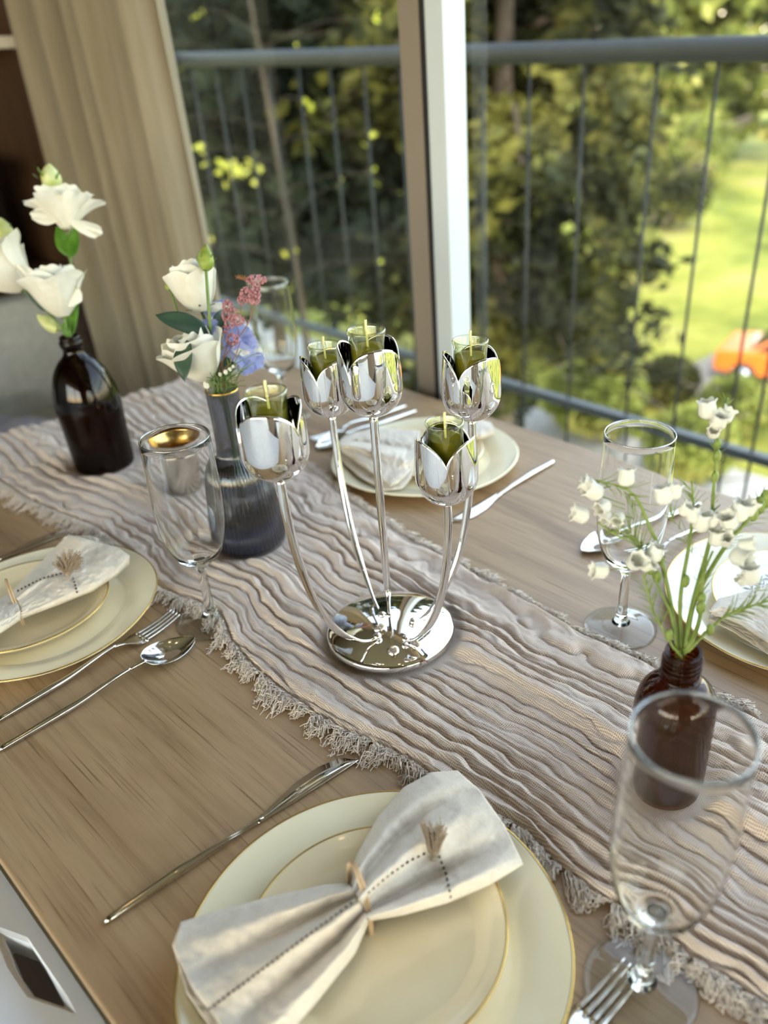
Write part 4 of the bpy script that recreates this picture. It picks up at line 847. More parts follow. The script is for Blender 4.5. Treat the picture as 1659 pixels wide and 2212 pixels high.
# ================================================================== NAPKINS
def plen(P, k):
    P = np.array(P, float); d = np.r_[0, np.cumsum(np.linalg.norm(np.diff(P, axis=0), axis=1))]; s = np.linspace(0, d[-1], k); return np.stack([np.interp(s, d, P[:, 0]), np.interp(s, d, P[:, 1])], -1)
def coons(top, bot, start, end, ns, nt_):
    """all in photo pixels; s runs from start edge to end edge, t from the top edge to the bottom edge"""
    T, B, S, E_ = plen(top, ns), plen(bot, ns), plen(start, nt_), plen(end, nt_); s = np.linspace(0, 1, ns)[:, None, None]; t = np.linspace(0, 1, nt_)[None, :, None]
    L1 = (1-t)*T[:, None]+t*B[:, None]; L2 = (1-s)*S[None]+s*E_[None]; C = (1-s)*(1-t)*T[0]+(1-s)*t*B[0]+s*(1-t)*T[-1]+s*t*B[-1]
    return L1+L2-C, s[..., 0]+0*t[..., 0], t[..., 0]+0*s[..., 0]
PATCH = []
def cloth(name, top, bot, start, end, zf, parent, ns=90, nt_=90, th=.0016, seed=0, wr=.0012, mat='napkin'):
    Q, s, t = coons(top, bot, start, end, ns, nt_); z = zf(s, t)+wr*(vnoise(s*9+seed, t*9, 20+seed)-.5)+wr*.9*(vnoise(s*24+seed, t*22, 21+seed)-.5); P = at(Q[..., 0], Q[..., 1], z)
    V, F = grid(P); o = npmesh(name, V, F[:, ::-1] if np.cross(P[1, 0]-P[0, 0], P[0, 1]-P[0, 0])[2] > 0 else F, MT[mat], parent); mod(o, 'SOLIDIFY', thickness=th, offset=-1); PATCH.append((Q, P)); return o
def surf(x, y, patch, lift=.0008):
    Q, P = patch; d = np.hypot(Q[..., 0]-x, Q[..., 1]-y); i = np.unravel_index(np.argmin(d), d.shape); return dp(x, y, P[i])+np.array([0, 0, lift]), P[i]
def stitches(pts, patch, n, parent, r=.0010, ln=.48):
    pp = plen(pts, n*2+1); out = []
    for k in range(n):
        a, b = pp[2*k], pp[2*k+1]; m = (a+b)/2; a = m+(a-m)*ln*2; b = m+(b-m)*ln*2
        A, _ = surf(a[0], a[1], patch); B, _ = surf(b[0], b[1], patch); M_ = (A+B)/2+np.array([0, 0, r*.6]); out.append(tube([A, M_, B], [r*.5, r*1.1, r*.5], 6, 5))
    V, F = join(out); o = npmesh('hemstitch', V, F, MT['stitch'], parent); o['kind'] = 'stuff'; tag(o, 'dark dashed hemstitch')
g_ = lambda t, c, w_: np.exp(-((t-c)/w_)**2)
def ell(t): return np.sqrt(np.clip(1-(2*t-1)**2, 0, 1))
# front bow napkin
nf = thing('linen_napkin', (-.28, .2, TZ+.02), 'natural linen napkin tied like a bow on the foreground plate', 'napkin')
P0 = [(754, 1908), (764, 1925), (778, 1952), (790, 1975), (797, 1992)]
def zLL(s, t):
    e = ell(t)**.6; pin = (1-s)**1.5
    return .020+.004*e+pin*.020*e+(1-s**2)*(.015*g_(t, .16, .09)+.015*g_(t, .50, .12)+.015*g_(t, .87, .08)-.010*g_(t, .33, .05)-.013*g_(t, .71, .05))*e+.003*s
o1 = cloth('lower_fan', [(754, 1908), (700, 1911), (590, 1935), (460, 1970), (390, 1992)], [(797, 1992), (768, 2060), (705, 2140), (640, 2215), (590, 2275)], P0, [(390, 1992), (376, 2050), (420, 2142), (470, 2205), (520, 2262), (590, 2275)], zLL, nf, seed=1)
pLL = PATCH[-1]
cloth('under_layer', [(700, 1925), (590, 1950), (460, 1985), (386, 2005)], [(740, 2080), (690, 2160), (620, 2240), (570, 2300)], [(700, 1925), (720, 2000), (740, 2080)], [(386, 2005), (372, 2042), (402, 2142), (450, 2215), (500, 2275), (570, 2300)], lambda s, t: .0185+.004*(1-s)*ell(t), nf, seed=2)
def zUR(s, t):
    e = ell(t)**.6; pin = (1-s)**1.6
    return .021+.005*e+pin*.019*e+(1-s**3)*(.012*g_(t, .12, .08)+.015*g_(t, .42, .11)+.015*g_(t, .90, .07)-.010*g_(t, .27, .05)-.014*g_(t, .74, .07))*e+.010*g_(s, .82, .22)*e+.005*g_(s, .62, .1)*g_(t, .55, .2)
cloth('upper_fan', [(756, 1908), (768, 1850), (815, 1765), (872, 1700), (930, 1668), (988, 1664)], [(799, 1990), (870, 1978), (965, 1952), (1060, 1912), (1131, 1868)], [(756, 1908), (768, 1930), (782, 1955), (799, 1990)], [(988, 1664), (1035, 1705), (1090, 1782), (1131, 1868)], zUR, nf, seed=4)
pUR = PATCH[-1]
stitches([(450, 2184), (520, 2132), (600, 2072), (690, 2005), (766, 1948)], pLL, 30, nf)
stitches([(794, 1932), (840, 1893), (885, 1862), (925, 1843)], pUR, 12, nf)
stitches([(948, 1850), (962, 1885), (970, 1915), (974, 1948)], pUR, 8, nf)
def loopband(P0_, P1_, w_, parent, hgt):
    """rubber band round a gathered roll: P0_/P1_ are the two visible ends on the roll"""
    A, B = np.array(P0_), np.array(P1_); m = (A+B)/2; r = np.linalg.norm(B-A)/2; d = (B-A)/np.linalg.norm(B-A); n_ = np.array([-d[1], d[0], 0]); n_ /= np.linalg.norm(n_)
    for off in (-w_*.55, w_*.55):
        a = np.linspace(0, 2*PI, 49); P = m+d*np.cos(a)[:, None]*r+np.array([0, 0, 1])*np.sin(a)[:, None]*hgt+n_*off*(1+.3*np.sin(a*2)[:, None]); V, F = tubes(P, w_*.55, 8); npmesh('rubber_band', V, F, MT['band'], parent)
loopband(at(757, 1914, .026), at(800, 1992, .026), .0017, nf, .0415)
def tassel(root, tips, n, parent, seed, r=.00035, spread=4.0, lift=.004):
    rs = np.random.default_rng(seed); Z0 = root; out = []
    for k in range(n):
        tx, ty = tips[rs.integers(len(tips))]; tx += rs.normal()*spread; ty += rs.normal()*spread; E_ = dp(tx, ty, Z0)+np.array([0, 0, lift*rs.random()]); M_ = (Z0+E_)/2+rs.normal(size=3)*.0016+np.array([0, 0, .003]); Q_ = Z0+(E_-Z0)*.25+rs.normal(size=3)*.0008
        out.append(crv([Z0+rs.normal(size=3)*.0005, Q_, M_, E_+rs.normal(size=3)*.001], 10))
    V, F = tubes(np.array(out), r, 4); o = npmesh('tassel', V, F, MT['tassel'], parent); o['kind'] = 'stuff'; V, F = ball(Z0, .0026, 8); npmesh('tassel_knot', V, F, MT['tassel'], parent)
_r0, _ = surf(936, 1858, pUR, .002); tassel(_r0, [(912, 1785), (925, 1792), (940, 1790), (955, 1788), (962, 1800), (935, 1805)], 110, nf, 3)

# rolled napkin on the left plate
nl = thing('linen_napkin', (-.86, .2, TZ+.02), 'linen napkin rolled into a cone with a big tassel on the left hand plate', 'napkin')
def zR(s, t): e = ell(t)**.55; return .020+(.020+.008*s)*e+.006*g_(t, .25, .08)*(1-s)+.010*g_(s, 1, .2)*g_(t, .1, .25)
cloth('rolled_cone', [(24, 1280), (58, 1243), (100, 1203), (135, 1166), (148, 1154)], [(44, 1338), (120, 1310), (200, 1278), (252, 1244), (279, 1218)], [(24, 1280), (38, 1298), (46, 1315), (44, 1338)], [(148, 1154), (200, 1168), (256, 1184), (280, 1200), (279, 1218)], zR, nl, seed=6)
pR = PATCH[-1]
cloth('back_flap', [(100, 1215), (125, 1180), (140, 1158)], [(150, 1238), (215, 1215), (262, 1190)], [(100, 1215), (125, 1225), (150, 1238)], [(140, 1158), (195, 1157), (235, 1170), (262, 1190)], lambda s, t: .030+.014*s, nl, seed=8)
cloth('rolled_tail', [(24, 1280), (-20, 1305), (-80, 1340)], [(44, 1340), (0, 1370), (-80, 1412)], [(24, 1280), (38, 1300), (44, 1320), (44, 1340)], [(-80, 1340), (-86, 1375), (-80, 1412)], lambda s, t: .020+(.020+.006*s)*ell(t)**.55, nl, seed=7)
loopband(at(27, 1287, .022), at(45, 1335, .022), .0017, nl, .034)
stitches([(38, 1279), (70, 1262), (100, 1249), (138, 1240)], pR, 12, nl, .0012)
stitches([(158, 1250), (163, 1264), (168, 1286)], pR, 5, nl, .0012)
_r1, _ = surf(147, 1244, pR, .002); tassel(_r1, [(122, 1230), (128, 1215), (140, 1205), (155, 1200), (170, 1205), (178, 1215), (172, 1228)], 170, nl, 5, .0004, 3, .008)

# napkin on the far plate
nr = thing('linen_napkin', (-.83, .75, TZ+.02), 'pale linen napkin folded into a kite on the squarish plate near the window', 'napkin')
cloth('folded_layer', [(730, 958), (745, 940), (800, 930), (905, 936)], [(733, 990), (775, 1030), (830, 1060), (868, 1056)], [(730, 958), (728, 975), (733, 990)], [(905, 936), (900, 985), (888, 1030), (868, 1056)], lambda s, t: .017+.004*ell(t)+0*s, nr, seed=11)
cloth('top_layer', [(736, 948), (760, 934), (820, 926), (907, 930)], [(738, 976), (790, 1012), (845, 1050), (862, 1042)], [(736, 948), (734, 962), (738, 976)], [(907, 930), (902, 975), (885, 1015), (862, 1042)], lambda s, t: .025+.010*ell(t)*(1-.4*s)+.006*g_(t, .5, .12)-.004*g_(t, .33, .07), nr, seed=12, wr=.0014)
cloth('gathered_end', [(1005, 915), (1035, 906), (1060, 912)], [(1008, 950), (1040, 948), (1066, 938)], [(1005, 915), (1000, 932), (1008, 950)], [(1060, 912), (1068, 925), (1066, 938)], lambda s, t: .022+.012*ell(t), nr, seed=13)
_r2 = at(818, 985, .036); tassel(_r2, [(805, 975), (800, 985), (812, 968)], 60, nr, 7, .0004, 4)
# folded napkin on the right plate
ng = thing('linen_napkin', (-.2, .73, TZ+.02), 'linen napkin folded flat on the plate at the right edge', 'napkin')
cloth('under_fold', [(1534, 1328), (1590, 1318), (1760, 1300)], [(1536, 1342), (1590, 1368), (1760, 1480)], [(1534, 1328), (1530, 1335), (1536, 1342)], [(1760, 1300), (1770, 1390), (1760, 1480)], lambda s, t: .020+.002*ell(t), ng, seed=14)
cloth('top_fold', [(1535, 1316), (1552, 1292), (1620, 1275), (1760, 1240)], [(1538, 1326), (1600, 1350), (1660, 1390), (1760, 1450)], [(1535, 1316), (1532, 1320), (1538, 1326)], [(1760, 1240), (1770, 1350), (1760, 1450)], lambda s, t: .030+.006*ell(t)**.5+.003*g_(t, .4, .15), ng, seed=15, wr=.0012)

# ================================================================== FLOWERS
def petal_sheet(h, w, cup, flare, ruf, seed, nv=11, nu=13, base=.22):
    """one petal growing up +Z from the origin, its inside facing -Y; cup bends the sides, flare folds the tip outwards (+Y)"""
    rs = np.random.default_rng(seed); v = np.linspace(0, 1, nv)[:, None]; u = np.linspace(-1, 1, nu)[None]
    wd = w*(base+(1-base)*np.sin(PI*np.clip(v*.62, 0, 1))**.9)*(1-.18*v**6); top = 1-.16*np.abs(u)**2.4*v
    ph = rs.random()*6.28; z = h*v*top; y = flare*h*v**2.6-cup*w*(np.abs(u)**2)*(.4+.6*np.sin(PI*v*.8))+ruf*h*v**3*np.sin(u*7+ph)+.25*h*.18*np.sin(PI*v*.9)
    x = wd*u*.5*(1+.05*np.sin(v*9+ph)); z = z+ruf*h*.5*v**4*np.cos(u*9+ph*2)
    return np.stack([x, y, z], -1)
def place_petal(P, az, tilt, r, R, c):
    """turn the petal so its outside points to azimuth az, tilt outwards, move off axis by r; R maps the bloom frame to the room"""
    Q = P.reshape(-1, 3).copy(); ct, st = math.cos(tilt), math.sin(tilt); Q = np.stack([Q[:, 0], Q[:, 1]*ct+Q[:, 2]*st, -Q[:, 1]*st+Q[:, 2]*ct], -1); Q[:, 1] += r
    a = az-PI/2; Q = np.stack([Q[:, 0]*math.cos(a)-Q[:, 1]*math.sin(a), Q[:, 0]*math.sin(a)+Q[:, 1]*math.cos(a), Q[:, 2]], -1); return Q@R.T+c
def bloom(parent, c, axis, R0, seed, mat='petal', openness=.5, extra=(), name='petal', H=1.0, layers=None):
    """rosette of cupped petals about an axis; R0 = radius of the bloom; c = base of the bloom"""
    R = frame(axis); rs = np.random.default_rng(seed); c = np.array(c, float)
    lay = layers or [(3, .16, 1.05, -.10, .02, .10, 1.05), (4, .30, 1.12, -.02, .05, .18, 1.25), (5, .44, 1.16, .10, .10, .30, 1.45), (5, .55, 1.08, .22, .22, .40, 1.6)]
    k = 0
    for li, (n, r, hh, tilt, flare, ruf, ww) in enumerate(lay):
        for j in range(n):
            az = j*2*PI/n+li*1.1+rs.normal()*.12; P = petal_sheet(R0*hh*1.25*H, R0*ww, (.26+.14*(1-li/4))*min(1.0, 1.6/ww)**.3, flare*openness*1.3, .035+.03*openness, seed*31+k)
            Q = place_petal(P, az, tilt+openness*.25*li/3+rs.normal()*.04, r*R0*.42, R, c); V, F = grid(Q.reshape(P.shape)); o = npmesh(name, V, F, MT[mat], parent); mod(o, 'SUBSURF', levels=1, render_levels=1); k += 1
    for (az, tilt, hh, ww, fl_) in extra:
        P = petal_sheet(R0*hh, R0*ww, .12, fl_, .05, seed*7+k); Q = place_petal(P, az, tilt, .1*R0, R, c); V, F = grid(Q.reshape(P.shape)); o = npmesh(name, V, F, MT[mat], parent); mod(o, 'SUBSURF', levels=1, render_levels=1); k += 1
def rosebloom(parent, c, axis, R0, H, seed, flare=.10, lay=None):
    R = frame(axis); rs = np.random.default_rng(seed); c = np.array(c, float); nv, nu = 14, 19; v = np.linspace(0, 1, nv)[:, None]; u = np.linspace(-1, 1, nu)[None]
    for li, (n, rr, hh, half, fl_) in enumerate(lay or [(2, .30, 1.0, 95, .0), (3, .46, 1.02, 80, .04), (3, .64, 1.0, 78, .10), (3, .82, .95, 76, .22), (4, 1.0, .84, 62, .5)]):
        for j in range(n):
            a0_ = j*2*PI/n+li*.9+rs.normal()*.12; top = 1-.20*np.abs(u)**2.2+.025*np.sin(u*6+li+j)+.05*u*(1 if j % 2 else -1)
            Rr = R0*rr*(.22+.78*np.sin(np.clip(v*1.12, 0, 1)*PI/2)**.8)*(1+.05*u*(1 if li % 2 else -1))+R0*flare*fl_*4*v**5*(1-.3*u**2)-R0*.10*rr*np.clip(v-.55, 0, 1)*(1-fl_*2)+R0*.02*np.sin(u*9+j*2+li)*v**3
            A = a0_+np.radians(half)*u*(1-.30*(1-v)**2)*(1-.08*v**4); P = np.stack([Rr*np.cos(A), Rr*np.sin(A), H*hh*v*top], -1)
            V, F = grid((P.reshape(-1, 3)@R.T+c).reshape(P.shape)); o = npmesh('petal', V, F, MT['petal'], parent); mod(o, 'SUBSURF', levels=1, render_levels=1)
def sepals(parent, c, axis, L, n=5, mat='stem', tilt=.5, w=.25):
    R = frame(axis); out = []
    for j in range(n): P = petal_sheet(L, L*w, .1, .2, 0, j, 6, 5, .6); Q = place_petal(P, j*2*PI/n, tilt, L*.12, R, np.array(c)); v, f = grid(Q.reshape(P.shape)); out.append((v, fl(f)))
    V, F = join(out); npmesh('calyx', V, F, MT[mat], parent)
def bud(parent, c, axis, L, r, mat, seed=0, spiral=True):
    R = frame(axis); n, m = 20, 30; s = np.linspace(0, 1, n)[:, None]; a = np.linspace(0, 2*PI, m, endpoint=False)[None]
    rr = r*np.sin(PI*np.clip(s*.93+.04, 0, 1)**.72)**.8*(1+.07*np.cos(3*a+s*3.5+seed)); P = np.stack([rr*np.cos(a), rr*np.sin(a), L*s+0*a], -1).reshape(-1, 3); V = P@R.T+np.array(c)
    _, F = grid(P.reshape(n, m, 3), True); npmesh('bud', V, F, MT[mat], parent)
def fstem(parent, pts, r=.0016, mat='stem', name='stem', k=26, r1=None):
    V, F = tube(pts, [r, r if r1 is None else r1], 8, k); return npmesh(name, V, F, MT[mat], parent)
def leaf(parent, base, tip, w, mat, nrm, bend=.1, seed=0, fold=.18):
    b, t = np.array(base, float), np.array(tip, float); d = t-b; L = np.linalg.norm(d); d /= L; n_ = np.array(nrm, float); n_ -= d*(n_@d); n_ /= np.linalg.norm(n_); s_ = np.cross(d, n_)
    v = np.linspace(0, 1, 16)[:, None]; u = np.linspace(-1, 1, 9)[None]; wd = w/2*np.sin(PI*v**.8)**.8+.0004
    P = b+d*(v*L)[..., None]+s_*(wd*u)[..., None]+n_*(bend*L*np.sin(PI*v)+fold*wd*np.abs(u)+.02*L*np.sin(v*7+u*2+seed))[..., None]
    V, F = grid(P); o = npmesh('leaf', V, F, MT[mat], parent); mod(o, 'SOLIDIFY', thickness=.0005); return o
VW = -FW                                   # direction towards the viewer, used only to turn leaves and blooms the way the photo shows them
UPW = np.array([0, 0, 1.0])
def dirpx(P, dx, dy, dv=0.0):              # a direction given as right / up on the photo plus towards the viewer
    v = RT*dx+UP*dy+VW*dv; return v/np.linalg.norm(v)

# ---- left bottle
LB = np.array([lb.location[0], lb.location[1], TZ+.2]); 
def L_(x, y, dz=0.0): return dp(x, y, LB, dz)
inb = LB+np.array([0, 0, -.12])
t = thing('white_lisianthus', LB+np.array([0, 0, -.12]), 'tallest white frilled bloom with a bud above it, standing in the tall amber bottle', 'flower', 'white flowers in the tall amber bottle')
fstem(t, [inb+[.004, .003, 0], LB+[.003, 0, -.005], L_(155, 650), L_(152, 560), L_(146, 496)], .0016)
bloom(t, L_(146, 494), dirpx(LB, -.10, 1, .12), .040, 3, openness=.8, layers=[(3, .2, .95, 0, .05, .1, 1.0), (4, .35, 1.05, .08, .12, .2, 1.1), (5, .45, 1.12, .20, .25, .3, 1.2), (6, .5, 1.08, .32, .35, .4, 1.2)])
def looseP(par, base, tip, w, seed, mat='petal'):
    b, tt = np.array(base), np.array(tip); d = tt-b; L = np.linalg.norm(d); R = frame(d, VW); P = petal_sheet(L, w, .10, .15, .05, seed); Q = P.reshape(-1, 3)@R.T+b; V, F = grid(Q.reshape(P.shape)); o = npmesh('petal', V, F, MT[mat], par); mod(o, 'SUBSURF', levels=1, render_levels=1)
looseP(t, L_(150, 478, -.01), L_(226, 510, -.01), .021, 5); looseP(t, L_(135, 470, -.01), L_(70, 468, -.015), .024, 6)
fstem(t, [L_(150, 560), L_(128, 470, .012), L_(112, 405, .01)], .0011); bud(t, L_(112, 408, .008), dirpx(LB, -.06, 1, .1), .034, .0135, 'petalgreen', 1); sepals(t, L_(112, 408, .008), dirpx(LB, -.06, 1, .1), .03, 5, 'stem', .55, .1)
leaf(t, L_(152, 556, .004), L_(122, 488, .002), .020, 'leafbright', VW, .05, 1); leaf(t, L_(152, 556, -.004), L_(162, 488, -.004), .018, 'leafbright', VW, -.05, 2)
t = thing('white_lisianthus', LB+np.array([0, 0, -.115]), 'white bloom low in the middle above the tall amber bottle neck', 'flower', 'white flowers in the tall amber bottle')
fstem(t, [inb+[-.004, 0, .005], LB+[-.002, 0, -.004], L_(143, 705, -.01), L_(138, 682, -.015)], .0015)
rosebloom(t, L_(138, 684, -.015), dirpx(LB, -.16, 1, .35), .0315, .066, 5, .24); looseP(t, L_(125, 660, -.03), L_(50, 580, -.02), .022, 8); looseP(t, L_(140, 660, -.03), L_(178, 632, -.03), .02, 9)
sepals(t, L_(139, 688, -.015), dirpx(LB, -.22, 1, .45), .02, 5, 'stem', .4)
leaf(t, L_(150, 728), L_(166, 646, -.008), .017, 'leafbright', VW, .05, 3); leaf(t, L_(146, 728, -.004), L_(142, 690, -.006), .012, 'leafbright', VW, .05, 4)
t = thing('white_lisianthus', LB+np.array([0, 0, -.11]), 'white bloom cut by the left edge of the picture with dark leaves below it', 'flower', 'white flowers in the tall amber bottle')
fstem(t, [inb+[-.004, .004, .01], LB+[-.005, 0, -.002], L_(100, 672), L_(60, 635)], .0014); fstem(t, [L_(60, 635), L_(30, 618)], .0013)
rosebloom(t, L_(52, 624), dirpx(LB, -.75, .75, .35), .037, .068, 7, .26)
leaf(t, L_(98, 672, -.004), L_(56, 602, -.004), .016, 'leafdark', VW, .06, 5); leaf(t, L_(104, 668, .004), L_(80, 605, .004), .017, 'leafdark', VW, -.06, 6)
t = thing('white_lisianthus_bud', LB+np.array([0, 0, -.105]), 'pale green and white bud at the far left edge on a thin stem', 'flower', 'buds in the tall amber bottle')
fstem(t, [inb+[.002, -.004, .015], LB+[-.001, -.002, 0], L_(120, 690, .006), L_(60, 600, .01), L_(14, 525, .01)], .0011); bud(t, L_(14, 524, .01), dirpx(LB, -.25, 1), .036, .0125, 'petalgreen', 2); sepals(t, L_(14, 524, .01), dirpx(LB, -.25, 1), .026, 5, 'stem', .25, .1)
t = thing('white_lisianthus_bud', LB+np.array([0, 0, -.1]), 'pale yellowish half open bud leaning left just above the tall bottle neck', 'flower', 'buds in the tall amber bottle')
fstem(t, [inb+[.004, -.002, .02], LB+[-.004, .002, 0], L_(124, 712)], .0011); bud(t, L_(124, 714), dirpx(LB, -.80, .62), .036, .0095, 'petalgreen', 4)

# ---- blue vase
VB = np.array([vs.location[0], vs.location[1], TZ+.21])
def V_(x, y, dz=0.0): return dp(x, y, VB, dz)
inv = VB+np.array([0, 0, -.14])
G1 = 'cut flowers in the ribbed blue vase'
t = thing('white_rose_bloom', inv, 'upper cream white rose shaped bloom in the blue vase, with two green buds', 'flower', G1)
fstem(t, [inv, VB+[0, 0, -.01], V_(455, 745), V_(446, 700), V_(436, 672)], .0021, 'stemdark')
rosebloom(t, V_(436, 674), dirpx(VB, -.26, 1, .30), .0245, .055, 11, .10)
sepals(t, V_(436, 672), dirpx(VB, -.28, 1, .2), .017, 5, 'stemdark', 1.1, .2)
fstem(t, [VB+[.004, 0, -.02], V_(460, 760), V_(452, 680, -.035), V_(445, 580, -.035)], .0017, 'stem'); bud(t, V_(445, 584, -.035), dirpx(VB, 0, 1), .0285, .0088, 'budgreen', 3); sepals(t, V_(445, 586, -.035), dirpx(VB, 0, 1), .02, 5, 'stem', .28, .12)
fstem(t, [VB+[-.004, 0, -.02], V_(438, 790), V_(400, 715), V_(382, 668), V_(368, 625)], .0014, 'stem'); bud(t, V_(368, 627), dirpx(VB, -.15, 1), .0125, .0052, 'budgreen', 5)
t = thing('white_rose_bloom', inv+[.003, 0, 0], 'lower cream white bloom resting on the lip of the blue vase', 'flower', G1)
fstem(t, [inv+[.003, 0, 0], VB+[-.002, 0, -.01], V_(456, 818), V_(450, 812)], .002, 'stemdark')
rosebloom(t, V_(449, 820, -.008), dirpx(VB, -.36, .85, .55), .0300, .054, 13, .16)
looseP(t, V_(420, 800, -.02), V_(360, 745, -.015), .03, 17)
t = thing('white_rose_bloom', inv+[-.003, 0, 0], 'small white bloom mostly hidden behind the upper one and the blue florets', 'flower', G1)
fstem(t, [inv+[-.003, 0, 0], VB+[.003, 0, 0], V_(470, 745, .03), V_(468, 690, .03)], .0016, 'stemdark'); bloom(t, V_(468, 700, .03), dirpx(VB, 0, 1, .1), .017, 15, openness=.8)
t = thing('leaf_sprig', inv+[0, .003, 0], 'sprig with broad dark blue green leaves reaching left from the blue vase', 'leaves', G1)
fstem(t, [inv+[0, .003, 0], VB+[-.003, .002, -.01], V_(448, 780, -.01), V_(455, 735, -.02)], .0015, 'stemdark')
leaf(t, V_(458, 728, -.022), V_(336, 680, -.03), .026, 'leafdark', dirpx(VB, .2, .5, 1), .06, 1); leaf(t, V_(404, 735, -.05), V_(399, 824, -.055), .022, 'leafdark', dirpx(VB, -.3, .1, 1), .08, 2); leaf(t, V_(470, 722, .0), V_(482, 668, .01), .018, 'leafdark', dirpx(VB, .6, .1, 1), .05, 3); leaf(t, V_(478, 815, -.01), V_(505, 765, 0), .016, 'leafdark', dirpx(VB, .4, .1, 1), .05, 4)
t = thing('blue_delphinium', inv+[.002, .003, 0], 'stalk of pale periwinkle blue florets among the white blooms in the blue vase', 'flower', G1)
fstem(t, [inv+[.002, .003, 0], VB+[.004, .002, -.01], V_(492, 780, .01), V_(495, 715, .02), V_(478, 660, .03)], .0013, 'stem')
for k, (x, y, s, ax, dz) in enumerate(((470, 672, .015, (-.1, .6, .8), .02), (447, 714, .014, (-.3, .5, .9), -.012), (516, 738, .0185, (.4, .3, .9), 0), (533, 770, .0185, (.6, .1, .8), .005), (516, 776, .018, (.2, -.2, 1), 0), (492, 700, .013, (.1, .5, .9), .02))):
    R = frame(dirpx(VB, *ax)); c = V_(x, y, dz)
    for j in range(5):
        P = petal_sheet(s, s*1.15, .1, .3, .07, k*9+j, 7, 9); Q = place_petal(P, j*1.2566+k, 1.05, s*.1, R, c); Vv, F = grid(Q.reshape(P.shape)); npmesh('petal', Vv, F, MT['blue' if j != (k % 4) or k == 1 else 'petal'], t)
t = thing('pink_statice', inv+[.004, .003, 0], 'spray of dusty pink dried florets on brown twigs leaning right from the blue vase', 'flower', G1)
_roots = VB+np.array([.005, .002, -.02]); rs = np.random.default_rng(2)
for path in ([(474, 800), (500, 750), (535, 700), (553, 645), (562, 610)], [(480, 790), (492, 740), (490, 690), (492, 655)], [(500, 750), (515, 720), (505, 690)], [(535, 700), (520, 670), (528, 640)], [(478, 812), (505, 775), (520, 735)], [(556, 635), (540, 612), (512, 598)]):
    fstem(t, ([_roots] if path[0][0] < 482 else [])+[V_(a, b, -.012) for a, b in path], .0007, 'twig', 'twig', 20, .0005)
for x, y, a, b in ((555, 604, 20, 10), (541, 606, 9, 6), (534, 636, 15, 15), (549, 640, 13, 18), (524, 648, 10, 11), (553, 622, 10, 9), (492, 662, 11, 13), (490, 682, 10, 13), (506, 676, 9, 9), (496, 698, 10, 12), (513, 692, 14, 10), (502, 733, 13, 12), (485, 712, 7, 8)):
    out = []; c = V_(x, y, -.014); n = int(a*b*.55)
    for _ in range(n):
        u = rs.normal(size=3); u /= np.linalg.norm(u); p = c+RT*u[0]*a*.00052+UP*u[1]*b*.00052+VW*u[2]*min(a, b)*.0005; out.append(ball(p, .00085+.0005*rs.random(), 5, (1, 1, 1)))
        if rs.random() < .6: q = p+u*.0013; out.append(tube([p, q], [.0006, .0002], 4, 2))
    Vv, F = join(out); npmesh('floret_cluster', Vv, F, MT['pink'], t)
out = []
for _ in range(60):
    s = rs.random(); p = V_(510+38*s+rs.normal()*1.5, 597+8*s+rs.normal()*2.5, -.012); out.append(ball(p, .0006, 4))
Vv, F = join(out); npmesh('dry_floret', Vv, F, MT['orangetwig'], t)
t = thing('babys_breath', inv+[-.002, -.003, 0], 'tiny white flowers on thin green threads spilling over the lip of the blue vase', 'flower', G1)
out = []
for k in range(34):
    a0_ = rs.random()*6.28; st = VB+np.array([.012*math.cos(a0_), .012*math.sin(a0_), -.01]); ex, ey = 475+rs.normal()*34, 800+rs.normal()*20; E_ = V_(ex, ey, -.02+rs.normal()*.01); out.append(crv([st, (st+E_)/2+[0, 0, .006], E_], 8))
Vv, F = tubes(np.array(out), .00045, 4); o = npmesh('fine_stems', Vv, F, MT['stem'], t); o['kind'] = 'stuff'
for pth in ([(486, 800), (520, 780), (549, 765)], [(490, 815), (530, 795), (551, 783)], [(500, 800), (512, 772), (520, 758)]): fstem(t, [V_(a, b, -.02) for a, b in pth], .0005, 'stem')
for x, y, s in ((487, 803, .0042), (497, 797, .0032), (475, 808, .003), (445, 833, .0050), (503, 792, .0026), (551, 765, .0014), (520, 758, .0014), (549, 748, .0014)):
    out = [ball(V_(x+rs.normal()*s*700*.5, y+rs.normal()*s*700*.5, -.032), s*.42, 7) for _ in range(14 if s > .002 else 3)]; Vv, F = join(out); npmesh('tiny_bloom', Vv, F, MT['petal' if s > .002 else 'stem'], t)

# ---- bell flowers in the small bottle
SBP = np.array([-.208, .458, TZ+.146])
def S_(x, y, dz=0.0): return dp(x, y, SBP, dz)
insb = SBP+np.array([0, 0, -.09]); G2 = 'artificial bell flower stems in the small brown bottle'
bellmesh = []
def bell(parent, x, y, ax, s=.0062, dz=0.0, opn=1.0):
    c = S_(x, y, dz); R = frame(dirpx(SBP, *ax)); z = np.array([0, .12, .3, .55, .8, 1.0])*s*1.7; r = np.array([.25, .75, 1.0, .95, .85, 1.05*opn])*s*.8
    a = np.linspace(0, 2*PI, 30, endpoint=False)[None]; k = np.array([0, 0, .02, .04, .08, .17])[:, None]; rr = r[:, None]*(1+k*.8*np.cos(6*a)); zz = z[:, None]+s*.5*k*np.cos(6*a)
    P = np.stack([rr*np.cos(a), rr*np.sin(a), zz], -1); V, F = grid((P.reshape(-1, 3)@R.T+c).reshape(P.shape), True); o = npmesh('bell_flower', V, F, MT['bell'], parent); mod(o, 'SOLIDIFY', thickness=.0007)
